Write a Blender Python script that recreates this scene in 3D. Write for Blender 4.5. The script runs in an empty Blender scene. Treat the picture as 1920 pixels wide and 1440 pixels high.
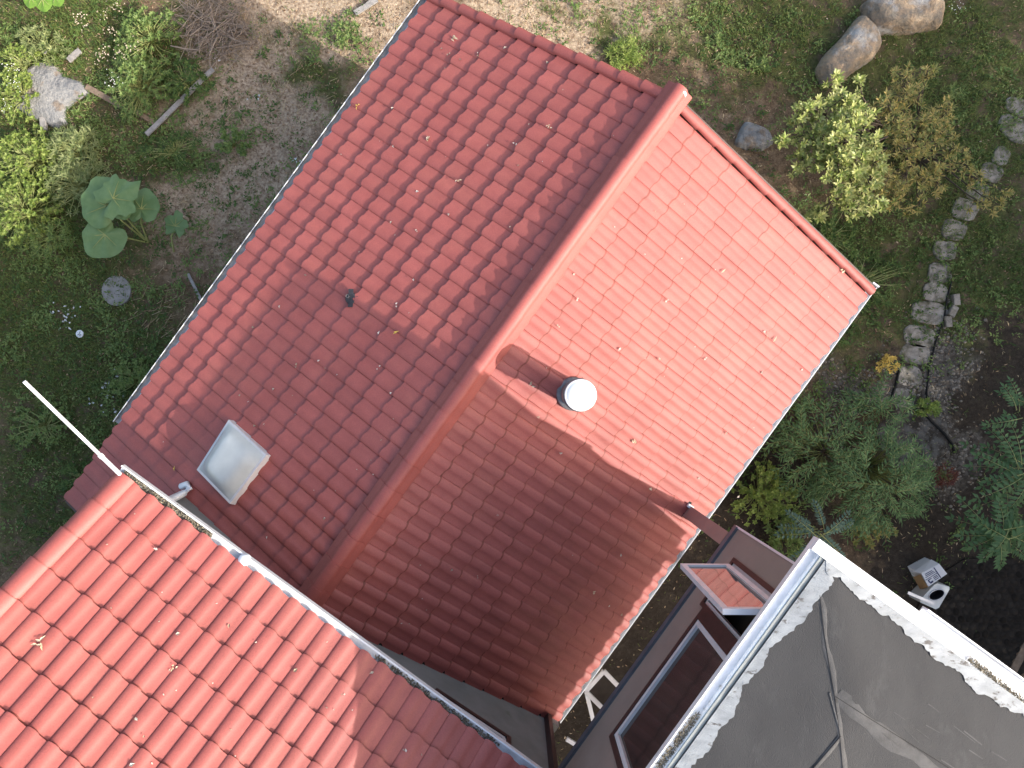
import bpy, math, random
from mathutils import Vector, Matrix, noise as mn
random.seed(7)
C = bpy.context.scene.collection
R = math.radians
# ------------------------------------------------------------------ camera
CAMZ = 13.07; F = 1356.0            # metres above ground, focal length in photo pixels (1920 wide)
sc = bpy.context.scene
cam = bpy.data.objects.new('camera', bpy.data.cameras.new('camera')); C.objects.link(cam)
cam.location = (0, 0, CAMZ); cam.rotation_euler = (0, 0, 0)
cam.data.sensor_width = 36.0; cam.data.lens = 36.0 * F / 1920.0
cam.data.clip_start = 0.1; cam.data.clip_end = 2000
sc.camera = cam
# ------------------------------------------------------------------ sky and sun
SUN_H = Vector((0.891, -0.475)); SUN_H.normalize()      # horizontal direction towards the sun
SUN_EL = math.atan(0.638)
w = bpy.data.worlds.new('World'); sc.world = w; w.use_nodes = True
nt = w.node_tree
for n_ in list(nt.nodes): nt.nodes.remove(n_)
sky = nt.nodes.new('ShaderNodeTexSky'); sky.sky_type = 'NISHITA'; sky.sun_disc = False
sky.dust_density = 4.0; sky.ozone_density = 0.3; sky.sun_elevation = SUN_EL; sky.sun_rotation = math.atan2(SUN_H.x, SUN_H.y)
bg = nt.nodes.new('ShaderNodeBackground'); bg.inputs[1].default_value = 0.15
wo = nt.nodes.new('ShaderNodeOutputWorld')
nt.links.new(sky.outputs[0], bg.inputs[0]); nt.links.new(bg.outputs[0], wo.inputs[0])
sl = bpy.data.lights.new('sun', 'SUN'); sl.energy = 2.25; sl.angle = R(0.53); sl.color = (1.0, 0.985, 0.965)
so = bpy.data.objects.new('sun', sl); C.objects.link(so)
so.location = (30, -16, 25)
so.rotation_euler = Vector((-SUN_H.x*math.cos(SUN_EL), -SUN_H.y*math.cos(SUN_EL), -math.sin(SUN_EL))).to_track_quat('-Z', 'Y').to_euler()
sc.view_settings.view_transform = 'Standard'; sc.view_settings.look = 'None'
sc.view_settings.gamma = 1.0; sc.view_settings.use_curve_mapping = False
sc.view_settings.exposure = 1.42
sc.view_settings.use_white_balance = True; sc.view_settings.white_balance_temperature = 6900; sc.view_settings.white_balance_tint = 10

# ------------------------------------------------------------------ helpers
ANG = R(-36.0); CA, SA = math.cos(ANG), math.sin(ANG)
def site2world(n, v): return (CA*n - SA*v, SA*n + CA*v)
def world2site(x, y): return (CA*x + SA*y, -SA*x + CA*y)
def at(px, py, D):                          # photo pixel at depth D below the camera
    return Vector(((px-960)/F*D, (720-py)/F*D, CAMZ-D))
def gp(px, py, z=0.0): return at(px, py, CAMZ-z)
def hit(px, py, zf, h=0.0):                 # photo pixel on a plane z = zf(n, v) (site coordinates)
    def f(D):
        p = at(px, py, D); n, v = world2site(p.x, p.y); return p.z - zf(n, v) - h
    a, b = f(6.0), f(11.0); D = 6.0 + 5.0*a/(a-b)
    return at(px, py, D)
def hs(px, py, zf, h=0.0):
    p = hit(px, py, zf, h); n, v = world2site(p.x, p.y); return Vector((n, v, p.z))
def rnd(a, b): return random.uniform(a, b)

class MB:
    def __init__(s): s.v = []; s.f = []; s.m = []; s.sm = []
    def add(s, vs, fs, mat=0, smooth=False):
        o = len(s.v); s.v.extend([tuple(p) for p in vs])
        for f in fs: s.f.append([i+o for i in f]); s.m.append(mat); s.sm.append(smooth)
    def box(s, lo, hi, mat=0, M=None):
        x0,y0,z0 = lo; x1,y1,z1 = hi
        vs = [Vector(p) for p in ((x0,y0,z0),(x1,y0,z0),(x1,y1,z0),(x0,y1,z0),(x0,y0,z1),(x1,y0,z1),(x1,y1,z1),(x0,y1,z1))]
        if M: vs = [M @ p for p in vs]
        s.add(vs, [(3,2,1,0),(4,5,6,7),(0,1,5,4),(1,2,6,5),(2,3,7,6),(3,0,4,7)], mat)
    def bar(s, a, b, w, h, mat=0, up=(0,0,1)):   # rectangular bar a->b
        a, b = Vector(a), Vector(b); d = (b-a).normalized(); u = Vector(up)
        x = d.cross(u).normalized(); z = x.cross(d).normalized()
        vs = []
        for p in (a, b):
            for sx, sz in ((-1,-1),(1,-1),(1,1),(-1,1)): vs.append(p + x*w*.5*sx + z*h*.5*sz)
        s.add(vs, [(0,1,2,3),(7,6,5,4),(0,4,5,1),(1,5,6,2),(2,6,7,3),(3,7,4,0)], mat)
    def tube(s, pts, r, k=8, mat=0, cap=True, smooth=True):
        pts = [Vector(p) for p in pts]; n = len(pts)
        rs = r if isinstance(r, (list, tuple)) else [r]*n
        vs = []; ref = Vector((0.31, 0.17, 0.94))
        for i, p in enumerate(pts):
            d = (pts[min(i+1, n-1)] - pts[max(i-1, 0)]).normalized()
            x = d.cross(ref)
            if x.length < .05: x = d.cross(Vector((1, 0, 0)))
            x.normalize(); y = d.cross(x)
            for j in range(k):
                a = 2*math.pi*j/k; vs.append(p + x*math.cos(a)*rs[i] + y*math.sin(a)*rs[i])
        fs = []
        for i in range(n-1):
            for j in range(k): fs.append((i*k+j, i*k+(j+1) % k, (i+1)*k+(j+1) % k, (i+1)*k+j))
        s.add(vs, fs, mat, smooth)
        if cap:
            s.add(vs[:k], [tuple(reversed(range(k)))], mat); s.add(vs[-k:], [tuple(range(k))], mat)
    def lathe(s, prof, c, k=24, mat=0, smooth=True):   # prof: (r, z)
        vs = []
        for r, z in prof:
            for j in range(k):
                a = 2*math.pi*j/k; vs.append((c[0]+r*math.cos(a), c[1]+r*math.sin(a), c[2]+z))
        fs = []
        for i in range(len(prof)-1):
            for j in range(k): fs.append((i*k+j, i*k+(j+1) % k, (i+1)*k+(j+1) % k, (i+1)*k+j))
        s.add(vs, fs, mat, smooth)
    def leaf(s, b, d, up, L, W, fold=.12, droop=.1, mat=0):   # diamond leaf: 4 triangles
        side = d.cross(up)
        if side.length < 1e-4: side = Vector((1, 0, 0))
        side.normalize(); nn = side.cross(d).normalized()
        m = b + d*L*.5 - nn*fold*W*.6; t = b + d*L - nn*droop*L
        l = b + d*L*.42 - side*W*.5 + nn*fold*W; r = b + d*L*.42 + side*W*.5 + nn*fold*W
        s.add((b, l, t, r, m), [(0,4,1),(1,4,2),(2,4,3),(3,4,0)], mat)
    def oval(s, b, d, up, L, W, fold=.12, droop=.1, mat=0):   # slender oval leaf: 6 triangles
        side = d.cross(up)
        if side.length < 1e-4: side = Vector((1, 0, 0))
        side.normalize(); nn = side.cross(d).normalized()
        t = b + d*L - nn*droop*L; m = b + d*L*.5 - nn*fold*W*.5
        l1, r1 = b + d*L*.30 - side*W*.46 + nn*fold*W*.6, b + d*L*.30 + side*W*.46 + nn*fold*W*.6
        l2, r2 = b + d*L*.72 - side*W*.42 + nn*(fold*W*.6-droop*L*.45), b + d*L*.72 + side*W*.42 + nn*(fold*W*.6-droop*L*.45)
        s.add((b, l1, l2, t, r2, r1, m), [(0,6,1),(1,6,2),(2,6,3),(3,6,4),(4,6,5),(5,6,0)], mat)
    def mesh(s, name, mats, off=None):
        me = bpy.data.meshes.new(name)
        vs = s.v if off is None else [(a-off[0], b-off[1], c-off[2]) for a, b, c in s.v]
        me.from_pydata(vs, [], s.f)
        for m in (mats if isinstance(mats, (list, tuple)) else [mats]): me.materials.append(m)
        me.polygons.foreach_set('material_index', s.m); me.polygons.foreach_set('use_smooth', s.sm)
        me.update(); return me

def tag(o, label=None, cat=None, group=None, kind=None):
    if label: o['label'] = label
    if cat: o['category'] = cat
    if group: o['group'] = group
    if kind: o['kind'] = kind
    return o
def link(name, me, parent=None, kind=None):
    o = bpy.data.objects.new(name, me); C.objects.link(o)
    if parent: o.parent = parent
    if kind: o['kind'] = kind
    return o
def empty(name, loc, rz=0.0):
    o = bpy.data.objects.new(name, None); C.objects.link(o); o.location = loc; o.rotation_euler = (0, 0, rz)
    o.empty_display_size = .2; return o
class Site:                                  # a thing whose parts are written in site coordinates (n, v, z)
    def __init__(s, name, n, v, label, cat, group=None):
        x, y = site2world(n, v); s.o = (n, v, 0); s.root = empty(name, (x, y, 0), ANG); tag(s.root, label, cat, group)
    def part(s, name, mb, mats, parent=None, label=None, kind=None):
        o = link(name, mb.mesh(name, mats, s.o), parent or s.root, kind)
        if label: o['label'] = label
        return o
def thing(name, mb, mats, base, label, cat, group=None, kind=None):   # one-mesh thing, vertices in world coordinates
    o = link(name, mb.mesh(name, mats, base), None, kind); o.location = base
    return tag(o, label, cat, group)
def kids(name, loc, label, cat, group=None): return tag(empty(name, loc), label, cat, group)
def sub(name, mb, mats, root, kind=None, label=None):
    o = link(name, mb.mesh(name, mats, root.location), root, kind)
    if label: o['label'] = label
    return o

# ------------------------------------------------------------------ materials
def mat(name, col, rough=.6, spec=.5, col2=None, scale=6.0, bump=0.0, bscale=40.0, metal=0.0, lo=.35, hi=.65, col3=None, s3=1.0, lo3=.5, hi3=.7, island=0.0, trans=0.0, stretch=None, objrand=0.0, coat=0.0, bd=.01, grain=0.0):
    m = bpy.data.materials.new(name); m.use_nodes = True; t = m.node_tree; N = t.nodes; L = t.links
    p = N['Principled BSDF']; p.inputs['Roughness'].default_value = rough
    p.inputs['Specular IOR Level'].default_value = spec; p.inputs['Metallic'].default_value = metal
    if coat: p.inputs['Coat Weight'].default_value = coat; p.inputs['Coat Roughness'].default_value = .08
    tc = N.new('ShaderNodeNewGeometry'); vec = tc.outputs['Position']
    if stretch:
        mp = N.new('ShaderNodeMapping'); mp.inputs['Rotation'].default_value = stretch[0]; mp.inputs['Scale'].default_value = stretch[1]
        L.new(vec, mp.inputs[0]); vec = mp.outputs[0]
    def noise(sc_, det=4, r=.6):
        x = N.new('ShaderNodeTexNoise'); x.inputs['Scale'].default_value = sc_; x.inputs['Detail'].default_value = det; x.inputs['Roughness'].default_value = r
        L.new(vec, x.inputs['Vector']); return x.outputs['Fac']
    def ramp(f, a, b):
        x = N.new('ShaderNodeMapRange'); x.inputs[1].default_value = a; x.inputs[2].default_value = b; L.new(f, x.inputs[0]); return x.outputs[0]
    def mix(f, a, b):
        x = N.new('ShaderNodeMix'); x.data_type = 'RGBA'
        if isinstance(f, float): x.inputs[0].default_value = f
        else: L.new(f, x.inputs[0])
        for i, c in ((6, a), (7, b)):
            if isinstance(c, tuple): x.inputs[i].default_value = (*c, 1)
            else: L.new(c, x.inputs[i])
        return x.outputs[2]
    out = col
    if col2:
        if island: out = mix(tc.outputs['Random Per Island'], col, col2)
        else: out = mix(ramp(noise(scale), lo, hi), col, col2)
    if col3: out = mix(ramp(noise(s3, 6, .65), lo3, hi3), out if not isinstance(out, tuple) else out, col3)
    if objrand:
        oi = N.new('ShaderNodeObjectInfo'); hv = N.new('ShaderNodeHueSaturation')
        a = N.new('ShaderNodeMath'); a.operation = 'ADD'; L.new(oi.outputs['Random'], a.inputs[0]); L.new(tc.outputs['Random Per Island'], a.inputs[1])
        fr = N.new('ShaderNodeMath'); fr.operation = 'FRACT'; L.new(a.outputs[0], fr.inputs[0])
        x = N.new('ShaderNodeMapRange'); x.inputs[3].default_value = 1-objrand; x.inputs[4].default_value = 1+objrand; L.new(fr.outputs[0], x.inputs[0])
        L.new(x.outputs[0], hv.inputs['Value'])
        if isinstance(out, tuple): hv.inputs['Color'].default_value = (*out, 1)
        else: L.new(out, hv.inputs['Color'])
        out = hv.outputs[0]
    if grain:
        gh_ = N.new('ShaderNodeHueSaturation'); x = N.new('ShaderNodeMapRange'); x.inputs[1].default_value = .3; x.inputs[2].default_value = .7
        x.inputs[3].default_value = 1-grain; x.inputs[4].default_value = 1+grain; L.new(noise(75, 3, .8), x.inputs[0]); L.new(x.outputs[0], gh_.inputs['Value']); L.new(out, gh_.inputs['Color']); out = gh_.outputs[0]
    if isinstance(out, tuple): p.inputs['Base Color'].default_value = (*out, 1)
    else: L.new(out, p.inputs['Base Color'])
    if bump:
        b = N.new('ShaderNodeBump'); b.inputs['Strength'].default_value = bump; b.inputs['Distance'].default_value = bd
        L.new(noise(bscale, 5), b.inputs['Height']); L.new(b.outputs[0], p.inputs['Normal'])
    if trans:
        tr = N.new('ShaderNodeBsdfTranslucent'); ms = N.new('ShaderNodeMixShader'); ms.inputs[0].default_value = trans
        if isinstance(out, tuple): tr.inputs[0].default_value = (*out, 1)
        else: L.new(out, tr.inputs[0])
        o = [x for x in N if x.type == 'OUTPUT_MATERIAL'][0]
        L.new(p.outputs[0], ms.inputs[1]); L.new(tr.outputs[0], ms.inputs[2]); L.new(ms.outputs[0], o.inputs[0])
    return m
M = {}
M['tile'] = mat('red_tile', (.295,.066,.055), .64, .74, (.34,.082,.069), 3.0, .03, 220, col3=(.38,.105,.08), s3=1.3, lo3=.5, hi3=.85, objrand=.075, grain=.16)
M['tile_lap_shade'] = mat('tile_overlap_shade', (.25,.055,.040), .6, .5, (.17,.040,.030), 14)  # darker tile colour, paints the shade below each overlapping lip
M['cap'] = mat('red_cap', (.30,.068,.057), .63, .72, (.34,.082,.068), 4.0, .03, 220, objrand=.05, grain=.16)
M['white'] = mat('white_metal', (.74,.76,.78), .4, .5, (.62,.64,.66), 8, col3=(.35,.34,.31), s3=5, lo3=.62, hi3=.75)
M['gutter_in'] = mat('gutter_inside', (.72,.75,.79), .5, .4, (.62,.65,.69), 14, col3=(.28,.26,.23), s3=7, lo3=.64, hi3=.76)
M['white_paint'] = mat('white_sealant', (.31,.335,.355), .6, .3, (.225,.245,.26), 7, .5, 60, col3=(.085,.08,.078), s3=8, lo3=.58, hi3=.66, stretch=((0,0,R(36)),(1,2.2,1)))
M['grey_metal'] = mat('grey_metal', (.32,.34,.36), .45, .5, (.24,.25,.26), 9)
M['pipe'] = mat('white_plastic', (.74,.77,.80), .35, .5, (.66,.69,.73), 6)
M['render_grey'] = mat('grey_render', (.25,.24,.225), .85, .2, (.21,.20,.185), 3, .5, 220, col3=(.11,.13,.06), s3=2.2, lo3=.66, hi3=.8)
M['render_taupe'] = mat('taupe_render', (.30,.235,.20), .85, .2, (.26,.205,.175), 2, .5, 240)
M['render_pink'] = mat('pink_render', (.36,.225,.185), .85, .2, (.31,.195,.16), 2, .4, 240)
M['brown'] = mat('brown_trim', (.07,.035,.03), .5, .4, (.05,.026,.022), 9)
M['bluegrey'] = mat('blue_grey_flashing', (.10,.108,.125), .5, .4, (.075,.082,.095), 6)
M['frame'] = mat('white_frame', (.66,.65,.66), .4, .5, (.58,.57,.58), 6)
M['glass'] = mat('window_glass', (.035,.03,.027), .04, .7, (.06,.05,.042), 1.5)
M['interior'] = mat('brown_curtain', (.10,.075,.06), .8, .2, (.06,.045,.037), 2.2)
M['membrane'] = mat('roof_membrane', (.054,.0545,.0565), .8, .25, (.044,.0445,.0465), 3.0, .8, 150, col3=(.090,.090,.091), s3=4.4, lo3=.58, hi3=.9, stretch=((0,0,R(36)),(1,.45,1)))
M['patch'] = mat('membrane_patch', (.088,.088,.089), .75, .3, (.056,.056,.057), 8, .5, 90)
M['crack'] = mat('dark_seam', (.03,.029,.03), .8, .2)
M['debris'] = mat('gutter_moss', (.10,.085,.06), .95, .1, (.30,.27,.21), 1, island=1)
M['moss'] = mat('green_moss', (.06,.075,.02), .95, .1, (.10,.10,.035), 1, island=1)
M['dome'] = mat('skylight_dome', (.50,.53,.525), .14, .6, (.60,.63,.62), 2.5, trans=.12)
M['alu'] = mat('aluminium', (.55,.57,.60), .35, .5, (.45,.47,.50), 10, metal=.6)
M['zinc'] = mat('dull_zinc', (.22,.215,.215), .45, .5, (.15,.145,.145), 18, metal=.3)
M['vent_white'] = mat('vent_cap_white', (.80,.80,.80), .4, .5)
M['black'] = mat('black_plastic', (.02,.02,.024), .4, .5, (.035,.035,.04), 20)
M['dry_leaf'] = mat('dry_leaf', (.42,.30,.17), .7, .3, (.62,.52,.40), 1, island=1)
M['yellow_leaf'] = mat('yellow_leaf', (.60,.42,.10), .6, .3)
M['litter'] = mat('pale_litter', (.30,.23,.16), .8, .2, (.62,.57,.52), 1, island=1)
M['litter_dark'] = mat('brown_litter', (.10,.058,.033), .9, .2, (.44,.31,.20), 1, island=1)
M['wood'] = mat('weathered_wood', (.34,.32,.30), .8, .2, (.24,.225,.21), 14, .5, 60)
M['wood_brown'] = mat('brown_wood', (.17,.12,.085), .85, .2, (.24,.18,.13), 14, .5, 60)
M['twig'] = mat('twig', (.20,.155,.12), .85, .2, (.33,.27,.22), 1, island=1)
M['rock'] = mat('lichen_rock', (.20,.20,.20), .9, .2, (.29,.285,.27), 5, 1.0, 12, col3=(.21,.17,.135), s3=3.6, lo3=.56, hi3=.66, bd=.06)
M['boulder'] = mat('brown_boulder', (.36,.27,.185), .9, .2, (.21,.185,.15), 7, 1.0, 11, col3=(.40,.39,.37), s3=2.2, lo3=.52, hi3=.66, bd=.07)
M['concrete'] = mat('old_concrete', (.27,.262,.25), .9, .2, (.20,.195,.185), 6, .5, 50, col3=(.13,.12,.10), s3=3, lo3=.55, hi3=.75)
M['paver'] = mat('grey_paver', (.33,.30,.26), .9, .2, (.21,.188,.16), 9, .6, 50, col3=(.075,.07,.042), s3=5, lo3=.46, hi3=.66)
M['cobble'] = mat('dark_cobble', (.036,.030,.024), .95, .1, (.022,.018,.015), 7, .6, 30, objrand=.35)
M['pebble'] = mat('pebble', (.10,.088,.07), .85, .25, (.26,.23,.19), 1, island=1)
M['hose'] = mat('black_edging', (.008,.008,.008), .6, .3)
M['grass'] = mat('grass_green', (.075,.12,.025), .6, .3, (.20,.24,.065), 1, island=1, trans=.2)
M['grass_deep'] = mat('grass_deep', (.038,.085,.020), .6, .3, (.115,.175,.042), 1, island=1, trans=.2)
M['straw'] = mat('straw', (.26,.19,.10), .8, .2, (.50,.41,.26), 1, island=1)
M['lime'] = mat('lime_leaf', (.14,.22,.04), .5, .35, (.30,.36,.09), 1, island=1, trans=.3)
M['weed'] = mat('weed_leaf', (.09,.16,.04), .5, .35, (.21,.28,.08), 1, island=1, trans=.25)
M['fern'] = mat('feather_leaf', (.13,.18,.055), .5, .35, (.30,.33,.14), 1, island=1, trans=.25)
M['bigleaf'] = mat('big_leaf', (.15,.245,.105), .5, .4, (.11,.195,.075), 5, .3, 25, trans=.2)
M['bigleaf_lime'] = mat('big_leaf_lime', (.17,.30,.05), .5, .4, (.13,.25,.04), 5, trans=.25)
M['stalk'] = mat('pale_stalk', (.30,.33,.13), .6, .3, (.24,.27,.10), 5)
M['bush'] = mat('bush_leaf', (.20,.28,.055), .42, .5, (.52,.52,.19), 1, island=1, trans=.2)
M['bush_rust'] = mat('bush_rust_leaf', (.15,.20,.045), .45, .45, (.40,.30,.09), 1, island=1, trans=.2)
M['willow'] = mat('narrow_leaf', (.035,.085,.022), .5, .4, (.13,.23,.075), 1, island=1, trans=.2)
M['pinnate'] = mat('leaflet', (.04,.105,.035), .45, .4, (.085,.16,.055), 1, island=1, trans=.2)
M['pinnate_blue'] = mat('blue_leaflet', (.05,.105,.075), .5, .4, (.085,.145,.105), 1, island=1, trans=.15)
M['red_leaf'] = mat('red_leaf', (.10,.022,.015), .5, .4, (.17,.05,.025), 1, island=1)
M['flower'] = mat('white_flower', (.70,.70,.66), .7, .2, (.80,.80,.78), 1, island=1)
M['seed'] = mat('seed_head', (.40,.33,.24), .8, .2, (.56,.48,.38), 1, island=1)
M['bark'] = mat('bark', (.11,.085,.065), .9, .2, (.07,.055,.042), 10, .6, 40)
M['tree_leaf'] = mat('tree_leaf', (.04,.085,.02), .5, .3, (.08,.13,.035), 1, island=1, trans=.1)
M['card_white'] = mat('white_card', (.62,.63,.64), .6, .3)
M['card_brown'] = mat('brown_card', (.28,.17,.08), .8, .2)
M['ink'] = mat('blue_ink', (.02,.03,.09), .6, .3)
M['enamel'] = mat('white_enamel', (.60,.62,.60), .35, .5, (.52,.54,.52), 6)
M['lid'] = mat('lid_white', (.72,.74,.76), .5, .4)

# ------------------------------------------------------------------ ground
def blob(px, py, items):
    s = 0.0
    for cx, cy, rx, ry, a in items:
        d = ((px-cx)/rx)**2 + ((py-cy)/ry)**2
        if d < 4: s += a*math.exp(-d*1.1)
    return min(1.0, s)
GREEN = [(60,560,200,210,1.0),(20,330,170,220,.9),(250,120,150,120,.8),(110,40,200,70,.8),(230,720,190,130,.7),(120,900,180,120,.6),(330,300,110,60,.55),(560,120,70,60,.6),(1840,260,120,330,1.0),(1680,180,200,150,.75),
         (1330,60,170,120,.55),(1170,100,50,40,.7),(1560,560,130,140,.85),(1480,40,100,90,.7),(1620,480,140,110,.6),(1870,520,90,70,.8),(640,140,60,50,.5),(1620,880,130,120,.35),(90,1020,130,90,.35),(1060,30,70,40,.4)]
DRY = [(430,140,230,140,1.0),(620,40,160,60,1.0),(1010,50,170,70,.85),(1210,30,160,70,.6),(150,170,150,110,.7),(330,420,170,130,.45),(470,300,140,130,.5),(60,110,100,80,.6),(1330,230,110,120,.3)]
GRAVEL = [(1640,735,60,50,1.0),(1765,720,45,150,.9),(1790,860,60,70,.5),(1560,760,60,50,.4)]
SOIL = [(1830,800,190,260,1.0),(1420,920,160,160,.9),(1780,1080,150,130,1.0),(1450,560,120,160,.3),(1150,1280,190,260,1.4)]
def axis(lo, hi, st, far):
    a = [lo+st*i for i in range(int((hi-lo)/st)+1)]
    e = []; d = st*2; x = a[-1]
    while x < far: x += d; d *= 1.7; e.append(x)
    b = []; d = st*2; x = a[0]
    while x > -far: x -= d; d *= 1.7; b.append(x)
    return b[::-1] + a + e
gx, gy = axis(-10.5, 10.5, .11, 400), axis(-8, 8, .11, 400)
def gz(x, y):
    return .05*mn.noise(Vector((x*.5, y*.5, 3.1))) + .022*mn.noise(Vector((x*2.3, y*2.3, 7.7))) + .012*mn.noise(Vector((x*6.1, y*6.1, 1.7)))
gv = []; ga = [[], [], [], []]
for y in gy:
    for x in gx:
        gv.append((x, y, gz(x, y)))
        px, py = 960 + x*F/CAMZ, 720 - y*F/CAMZ
        if -500 < px < 2400 and -400 < py < 1900:
            j = .5*mn.noise(Vector((x*1.1, y*1.1, 0)))+.5*mn.noise(Vector((x*3.3, y*3.3, 5)))
            px += 90*j; py += 90*mn.noise(Vector((x*1.3, y*1.3, 9)))
            for k, it in enumerate((GREEN, DRY, GRAVEL, SOIL)): ga[k].append(blob(px, py, it))
        else:
            for k in range(4): ga[k].append((.6, .2, 0, 0)[k])
W_ = len(gx)
gf = [(j*W_+i, j*W_+i+1, (j+1)*W_+i+1, (j+1)*W_+i) for j in range(len(gy)-1) for i in range(W_-1)]
gm = bpy.data.meshes.new('ground'); gm.from_pydata(gv, [], gf)
for k, nm in enumerate(('green', 'dry', 'gravel', 'soil')):
    a = gm.attributes.new(nm, 'FLOAT', 'POINT'); a.data.foreach_set('value', ga[k])
gm.polygons.foreach_set('use_smooth', [True]*len(gf))
def ground_mat():
    m = bpy.data.materials.new('yard_ground'); m.use_nodes = True; t = m.node_tree; N = t.nodes; L = t.links
    p = N['Principled BSDF']; p.inputs['Roughness'].default_value = .95; p.inputs['Specular IOR Level'].default_value = .15
    g = N.new('ShaderNodeNewGeometry')
    def noise(s, d=6, r=.65):
        x = N.new('ShaderNodeTexNoise'); x.inputs['Scale'].default_value = s; x.inputs['Detail'].default_value = d; x.inputs['Roughness'].default_value = r
        L.new(g.outputs['Position'], x.inputs['Vector']); return x.outputs['Fac']
    def rng(f, a, b):
        x = N.new('ShaderNodeMapRange'); x.inputs[1].default_value = a; x.inputs[2].default_value = b; L.new(f, x.inputs[0]); return x.outputs[0]
    def mix(f, a, b):
        x = N.new('ShaderNodeMix'); x.data_type = 'RGBA'; L.new(f, x.inputs[0])
        for i, c in ((6, a), (7, b)):
            if isinstance(c, tuple): x.inputs[i].default_value = (*c, 1)
            else: L.new(c, x.inputs[i])
        return x.outputs[2]
    def att(n):
        x = N.new('ShaderNodeAttribute'); x.attribute_name = n; return x.outputs['Fac']
    def edge(a, f, k=.9):      # mask broken up by noise
        x = N.new('ShaderNodeMath'); x.operation = 'MULTIPLY_ADD'; L.new(f, x.inputs[0]); x.inputs[1].default_value = k; L.new(a, x.inputs[2]); return rng(x.outputs[0], .62, 1.0)
    base = mix(rng(noise(9), .35, .68), (.105,.070,.043), (.21,.145,.092))
    base = mix(rng(noise(34, 3), .5, .72), base, (.27,.20,.13))
    dry = mix(rng(noise(19), .36, .64), (.22,.15,.10), (.52,.41,.295))
    dry = mix(rng(noise(4), .55, .75), dry, (.38,.31,.23))
    grn = mix(rng(noise(17), .35, .65), (.058,.066,.024), (.105,.112,.042))
    grn = mix(rng(noise(3.1), .5, .62), grn, (.12,.088,.06))
    soil = mix(rng(noise(14), .35, .7), (.032,.025,.019), (.062,.049,.037))
    soil = mix(rng(noise(45, 2), .62, .75), soil, (.13,.10,.07))
    vo = N.new('ShaderNodeTexVoronoi'); vo.inputs['Scale'].default_value = 17; L.new(g.outputs['Position'], vo.inputs['Vector'])
    sep = N.new('ShaderNodeSeparateColor'); L.new(vo.outputs['Color'], sep.inputs[0])
    grav = mix(sep.outputs[0], (.055,.045,.036), (.16,.142,.12))
    c = mix(edge(att('dry'), noise(5)), base, dry)
    c = mix(edge(att('soil'), noise(6)), c, soil)
    c = mix(edge(att('gravel'), noise(8)), c, grav)
    c = mix(edge(att('green'), noise(4.3)), c, grn)
    L.new(c, p.inputs['Base Color'])
    b = N.new('ShaderNodeBump'); b.inputs['Strength'].default_value = .9; b.inputs['Distance'].default_value = .03
    L.new(noise(28, 8, .7), b.inputs['Height']); L.new(b.outputs[0], p.inputs['Normal'])
    return m
gm.materials.append(ground_mat())
go = link('ground', gm, None, 'structure')
def gmask(items, x, y):
    px, py = 960 + x*F/CAMZ, 720 - y*F/CAMZ
    px += 60*mn.noise(Vector((x*1.1, y*1.1, 0))); py += 60*mn.noise(Vector((x*1.3, y*1.3, 9)))
    return blob(px, py, items)

# ------------------------------------------------------------------ roof geometry shared by both tiled houses
RW, GA, GA2 = .22, .318, .345                    # roll pitch, course gauge
PROF = [(0,.003),(.02,.014),(.06,.0215),(.17,.029),(.36,.0325),(.52,.026),(.62,.0155),(.80,.012),(1.0,.009)]
STEP = .034
def tile_mesh(ga, lap_shade=.011):
    b = MB(); L_ = ga + .045
    ye = [-.016 + .85*z for t, z in PROF]                 # scalloped lower edge
    up = [Vector((t*RW, 0, z)) for t, z in PROF]
    mi = [Vector((t*RW, .045+e+lap_shade, z+STEP*(.045+lap_shade+e)/L_)) for (t, z), e in zip(PROF, ye)]   # painted line of shade at the overlap
    lo = [Vector((t*RW, L_+e, z+STEP)) for (t, z), e in zip(PROF, ye)]
    n = len(PROF)
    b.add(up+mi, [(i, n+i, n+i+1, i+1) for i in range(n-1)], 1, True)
    b.add(mi+lo, [(i, n+i, n+i+1, i+1) for i in range(n-1)], 0, True)
    lip = [p - Vector((0, .002, .013)) for p in lo]
    b.add(lo+lip, [(i, n+i, n+i+1, i+1) for i in range(n-1)], 0, False)
    b.add([up[-1], lo[-1], lip[-1], up[-1]-Vector((0,0,.012))], [(0,1,2,3)], 0)
    return b
def barrel_mesh(r0=.066, r1=.074, L_=None, k=9, sq=.85):
    b = MB(); L_ = L_ or GA+.03
    A = [math.pi*i/(k-1) for i in range(k)]
    up = [Vector((-r0*math.cos(a), 0, r0*sq*math.sin(a))) for a in A]; lo = [Vector((-r1*math.cos(a), L_, r1*sq*math.sin(a)+.012)) for a in A]
    b.add(up+lo, [(i, k+i, k+i+1, i+1) for i in range(k-1)], 0, True)
    li = [Vector((p.x*.86, L_-.001, p.z*.86)) for p in lo]
    b.add(lo+li, [(i, k+i, k+i+1, i+1) for i in range(k-1)], 0, False)
    return b
def basis(x, y, o):
    x = Vector(x).normalized(); y = Vector(y).normalized(); z = x.cross(y).normalized(); y = z.cross(x)
    m = Matrix.Identity(4)
    for i in range(3): m[i][0] = x[i]; m[i][1] = y[i]; m[i][2] = z[i]; m[i][3] = o[i]
    return m
tile_bs = {'A': tile_mesh(GA, .008), 'B': tile_mesh(GA, .030)}; tile_mes = {k: b_.mesh('tile', [M['tile'], M['tile_lap_shade']]) for k, b_ in tile_bs.items()}; tile2_me = tile_mesh(GA2, .007).mesh('tile', [M['tile'], M['tile_lap_shade']])
verge_mes = {-1: barrel_mesh().mesh('verge_tile', M['cap']), 1: barrel_mesh(.052, .064, None, 9, .8).mesh('verge_tile', M['cap'])}

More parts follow.
